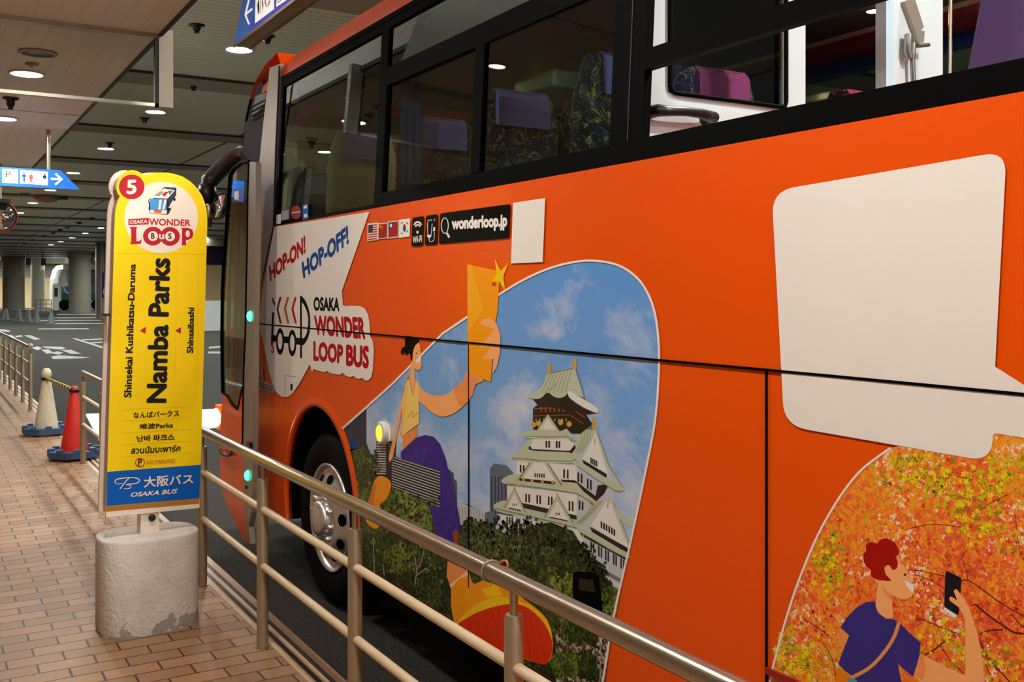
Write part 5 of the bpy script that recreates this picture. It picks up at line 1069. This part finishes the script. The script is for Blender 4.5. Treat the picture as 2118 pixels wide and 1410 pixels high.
leaves(760, [((1850, 950), (1940, 1000), 22), ((1920, 990), (2070, 1110), 22), ((2000, 1010), (2118, 960), 24), ((1690, 1110), (1720, 1210), 16), ((1620, 1330), (1680, 1400), 22), ((1900, 1300), (2118, 1400), 28)], LY, 4, 9.5)
A.build('maple_print', bus)
# man with phone
A.k += 4
A.poly(rrect(Bz((1268, 730), (1375, 800), (1350, 850), (1240, 770)), 4), WHITE)
A.poly(Bz((335, 935), (415, 1000), (355, 1125), (322, 1085), (312, 1012)), SKIN2)
A.poly(spl(Bz((310, 1285), (350, 1310), (395, 1345), (450, 1375), (400, 1440), (290, 1440), (295, 1350)), 2), AMB2); A.poly(Bz((400, 1375), (500, 1380), (520, 1440), (390, 1440)), TEAL)
A.poly(spl(Bz((1275, 428), (1400, 488), (1404, 500), (1395, 620), (1378, 806), (1362, 818), (1258, 750), (1252, 735), (1262, 440)), 1), ink('print phone black', (20, 18, 26)))
A.poly(spl(Bz((1040, 1160), (1200, 1240), (1330, 1310), (1440, 1352), (1440, 1100), (1432, 845), (1380, 750), (1300, 690), (1296, 662), (1316, 656), (1368, 690), (1336, 610), (1345, 592), (1365, 592), (1440, 690), (1490, 800), (1545, 980), (1580, 1150), (1600, 1300), (1612, 1440), (1060, 1440), (985, 1340), (1010, 1240)), 1), SKIN); A.poly(Bz((1040, 1160), (1070, 1180), (1090, 1300), (1060, 1400), (985, 1340), (1010, 1240)), SKIN2)
A.poly(spl(Bz((640, 697), (560, 705), (480, 750), (400, 830), (365, 880), (335, 928), (412, 1000), (360, 1130), (315, 1250), (372, 1310), (430, 1352), (480, 1400), (500, 1460), (900, 1460), (872, 1400), (850, 1300), (842, 1245), (872, 1275), (974, 1362), (1010, 1260), (1030, 1180), (1042, 1062), (985, 1010), (930, 962), (852, 882), (800, 855), (730, 850), (660, 790)), 1), NAVY)
A.poly(spl(Bz((840, 320), (890, 385), (935, 455), (985, 510), (970, 535), (984, 590), (978, 635), (950, 668), (895, 684), (830, 665), (790, 642), (795, 750), (800, 850), (740, 850), (680, 808), (645, 740), (655, 630), (672, 515), (785, 512), (735, 460), (722, 405), (748, 378), (772, 385), (792, 415), (822, 412)), 1), SKIN)
A.poly(Bz((700, 545), (740, 605), (790, 642), (790, 690), (735, 640), (712, 600)), SKIN2)
A.poly(spl(Bz((538, 300), (545, 270), (562, 250), (560, 205), (600, 172), (658, 190), (680, 155), (725, 142), (775, 152), (820, 185), (850, 245), (846, 285), (822, 298), (842, 350), (835, 400), (815, 416), (790, 416), (770, 380), (740, 378), (722, 400), (735, 460), (785, 516), (700, 510), (622, 488), (603, 450), (605, 420), (560, 385), (540, 340)), 2), HAIR)
A.poly(spl(Bz((895, 515), (975, 552), (982, 590), (972, 622)), 3), WHITE); A.ell(Bz((905, 462))[0], 2.6, 2.8, DARK, 14)
A.stroke(spl(Bz((852, 880), (820, 985), (760, 1095), (660, 1220), (560, 1305), (440, 1368)), 4, False), 7.5, TAN)
A.build('man_with_phone_print', bus)
# white speech card (its code is left off)
A.k += 2
A.poly(rrect([(1596, 395), (2082, 312), (2058, 760), (2052, 955), (1622, 880)], 48, 8), WHITE); A.poly([(2058, 758), (2120, 797), (2330, 905), (2330, 960), (2118, 905), (2060, 896), (2052, 900)], WHITE); A.build('white_card', bus, 'plain white rounded card')
# white outline strokes
A.stroke(ed, [4.5]*len(ed), WHITE); A.build('bubble_outline', bus)
# logo panel
A.poly([(567, 469), (764, 438), (707, 602), (710, 640), (645, 770)]+spl([(641, 753), (622, 788), (604, 814), (590, 821), (577, 816), (566, 800), (556, 765), (543, 700)], 4, False)+[(534, 669), (545, 592)], WHITE)
Z7 = zm(530, 580, 5.64)
A.poly(Z7((620, 300), (1015, 290), (1060, 302), (1085, 292), (1200, 294), (1265, 325), (1305, 400), (1322, 500), (1330, 650), (1362, 715), (1372, 800), (1360, 1050), (1340, 1130), (1310, 1162), (1270, 1166), (1235, 1135), (1205, 1146), (1165, 1140), (1135, 1112), (1090, 1128), (1040, 1108), (1008, 1072), (975, 1100), (925, 1092), (890, 1084), (855, 1078), (828, 1050), (795, 1070), (750, 1058), (700, 1045), (650, 1020), (628, 965), (600, 700)), WHITE)
A.build('white_logo_panel', bus)
A.text('OSAKA', Z7((668, 188), (972, 198), (970, 362), (668, 356)), BLACK, .05); A.text('WONDER', Z7((672, 402), (1264, 425), (1276, 690), (682, 637)), RED, .05)
A.text('LOOP', Z7((666, 700), (1016, 748), (1010, 975), (666, 937)), RED, .05); A.text('BUS', Z7((1048, 742), (1316, 760), (1314, 1034), (1048, 996)), RED, .05); A.build('logo_lettering', bus)
A.text('HOP-ON!', zm(400, 440, 3.3575)((524, 372), (776, 152), (780, 278), (532, 482)), RED, .05); A.text('HOP-OFF!', zm(400, 440, 3.3575)((750, 345), (1072, 82), (1080, 214), (764, 462)), BLUE, .05); A.build('slogan_lettering', bus)
A.poly(Z7((186, 182), (222, 265), (216, 305), (188, 245)), BLACK); A.stroke(Z7((197, 370), (190, 530), (182, 755)), 4.2, BLACK)
for x, m_ in ((0, DRED), (88, BROWN), (176, RED)): A.stroke(Z7((284+x, 192), (246+x, 330), (286+x, 500)), 4.2, m_)
A.poly(Z7((180, 635), (540, 672), (560, 735), (520, 752), (180, 708)), BLACK)
for x, y in ((278, 710), (420, 728)): A.ell(Z7((x, y))[0], 48/5.64, 156/5.64, BLACK, 36); A.ell(Z7((x, y-2))[0], 27/5.64, 96/5.64, WHITE, 30)
A.stroke(Z7((520, 195), (522, 905)), 3.8, BLACK)
A.poly(spl(Z7((512, 180), (545, 195), (590, 270), (622, 380), (630, 480), (622, 600), (598, 680), (560, 742), (530, 755), (530, 690), (565, 660), (592, 600), (606, 480), (598, 390), (570, 310), (535, 255), (514, 250)), 3), BLACK)
A.text('S', Z7((172, 700), (206, 704), (206, 850), (172, 846)), RED, .01); A.build('bus_shaped_logo', bus)
A.many([zm(530, 580, 5.64)((335, 1105), (460, 1118), (460, 1124), (341, 1111), (336, 1350), (330, 1350))], GREYP); A.poly(Z7((400, 1205), (425, 1208), (420, 1282), (398, 1278)), BLACK); A.build('access_hatch', bus)
# small label by the door
A.poly([(531, 762), (544, 764), (545, 786), (568, 798), (567, 812), (532, 803)], ink('label pale', (196, 176, 160)))
A.many([[(534, 768+3.2*k), (541, 769+3.2*k), (541, 770.4+3.2*k), (534, 769.4+3.2*k)] for k in range(6)]+[[(534, 790+4*k), (564, 799+4*k), (564, 801+4*k), (534, 792+4*k)] for k in range(3)], BLDG2); A.build('small_label', bus)
# flag, wifi, charging and address stickers
F8 = zm(740, 400, 5.295)
A.poly(F8((108, 330), (222, 317), (218, 508), (106, 522)), WHITE); A.poly(F8((222, 328), (326, 318), (326, 490), (218, 502)), WHITE); A.poly(F8((330, 308), (448, 295), (444, 480), (328, 494)), WHITE); A.poly(F8((452, 288), (574, 272), (568, 472), (450, 486)), WHITE)
A.many([F8((114, 348+25*k), (216, 336+25*k), (214, 349+25*k), (113, 361+25*k)) for k in range(7)], RED); A.poly(F8((116, 346), (166, 340), (165, 420), (116, 426)), BLDG2)
A.poly(F8((228, 338), (322, 328), (320, 482), (226, 493)), SOLED); A.poly(star(F8((248, 366))[0][0], F8((248, 366))[0][1], 2.8, -PI/2), SUN); A.many([star(*F8(p)[0], 1.1, 0) for p in ((268, 346), (276, 360), (276, 378), (268, 392))], SUN)
A.poly(F8((336, 318), (442, 305), (438, 470), (334, 484)), SOLED); A.poly(F8((338, 318), (390, 312), (388, 388), (337, 394)), BLDG2); A.ell(F8((364, 352))[0], 2.6, 4.2, WHITE, 12)
A.ell(F8((511, 378))[0], 3.2, 8.2, BLUE, 20); A.poly([p for p in Art.ellp(F8((511, 378))[0], 3.2, 8.2, 20) if p[1] <= F8((511, 378))[0][1]+.5], SOLED)
A.many([F8((a, c_), (a+14, c_-20*s), (a+22, c_-14*s), (a+8, c_+6*s)) for a, c_, s in ((472, 330, 1), (530, 320, -1), (472, 430, -1), (530, 420, 1))], BLACK); A.build('flag_stickers', bus)
for q in (((598, 266), (724, 246), (712, 570), (586, 580)), ((746, 244), (876, 225), (868, 556), (734, 568)), ((902, 218), (1672, 115), (1654, 488), (888, 552))): A.poly(rrect(F8(*q), 4), BLACK)
for r, wd in ((48, 3.4), (30, 3.2)): A.stroke([F8((657+r*math.sin(a), 385-r*1.75*math.cos(a)+10))[0] for a in [-.95+k*.19 for k in range(11)]], wd, WHITE)
A.ell(F8((654, 424))[0], 2.2, 3.4, WHITE, 16); A.text('Wi-Fi', F8((600, 468), (706, 456), (702, 532), (600, 545)), WHITE, .03)
A.stroke(F8((768, 460), (762, 350), (770, 295), (806, 288), (812, 300)), 1.3, WHITE); A.stroke(F8((815, 330), (806, 440)), 1.2, WHITE); A.poly(F8((755, 455), (770, 450), (785, 458), (805, 440), (805, 470), (785, 490), (765, 480)), WHITE); A.stroke(spl(F8((780, 480), (785, 520), (810, 528), (835, 500), (838, 420)), 3, False), 1.2, WHITE); A.poly(F8((828, 370), (848, 366), (846, 410), (824, 415)), WHITE); A.poly(F8((834, 285), (846, 278), (842, 305)), WHITE)
A.stroke(Art.ellp(F8((953, 352))[0], 7.2, 16, 28), 1.6, WHITE, True); A.stroke(F8((976, 432), (1002, 482)), 4, WHITE); A.text('wonderloop.jp', F8((1028, 262), (1638, 218), (1636, 405), (1030, 436)), WHITE, .05)
A.build('information_stickers', bus)
A.poly(F8((1700, 103), (2052, 50), (2026, 750), (1678, 766)), WHITE); A.build('plain_white_sticker', bus)
# panel seams
seam = [(528, 668.5), (761, 689.5), (1062, 716.5), (1364, 744.5), (1700, 775), (2118, 815)]
def seamline(px, w0, nm):
    t = MB(); q = [onX(x, y, XB) for x, y in px]
    t.prism([p+UP*w0/2 for p in q]+[p-UP*w0/2 for p in q[::-1]], (-.0062, 0, 0), GASKET); return t
b = seamline(seam+[proj((XB, .2, onX(2118, 815, XB).z+.012))], .007, ''); obj('panel_seam', b, None, bus)
def vseam(x, y0, y1, wd):
    q0_, q1_ = onX(x, y0, XB), onX(x+2*(y1-y0)/640, y1, XB); t = MB(); t.box((XB-.0062, q0_.y-wd/2, q1_.z), (XB, q0_.y+wd/2, q0_.z)); obj('panel_seam', t, GASKET, bus)
vseam(1587, 768, 1545, .0045); vseam(971, 712, 1215, .003)
b = MB(); q0_ = onX(1590, 1000, XB); b.box((XB-.012, -1, onX(1700, 1402, XB).z-.047), (XB, q0_.y, onX(1700, 1402, XB).z-.029)); obj('lower_red_strip', b, mat('lower strip red', (150, 30, 20), rough=.3), bus)  # thin red strip low along the side
# amber side marker
c = onX(795, 894, XB-.004); b = MB(); b.lathe([(.055, .0), (.055, -.022), (.043, -.03), (.040, -.026)], c, WHITEP, 32, ax='X'); mk = obj('side_marker', b, None, bus, label='round amber side marker lamp with white bezel')
b = MB(); b.lathe([(0, -.036), (.025, -.033), (.040, -.022), (.040, 0)], c, AMBERW, 28, ax='X'); obj('marker_lens', b, None, mk)
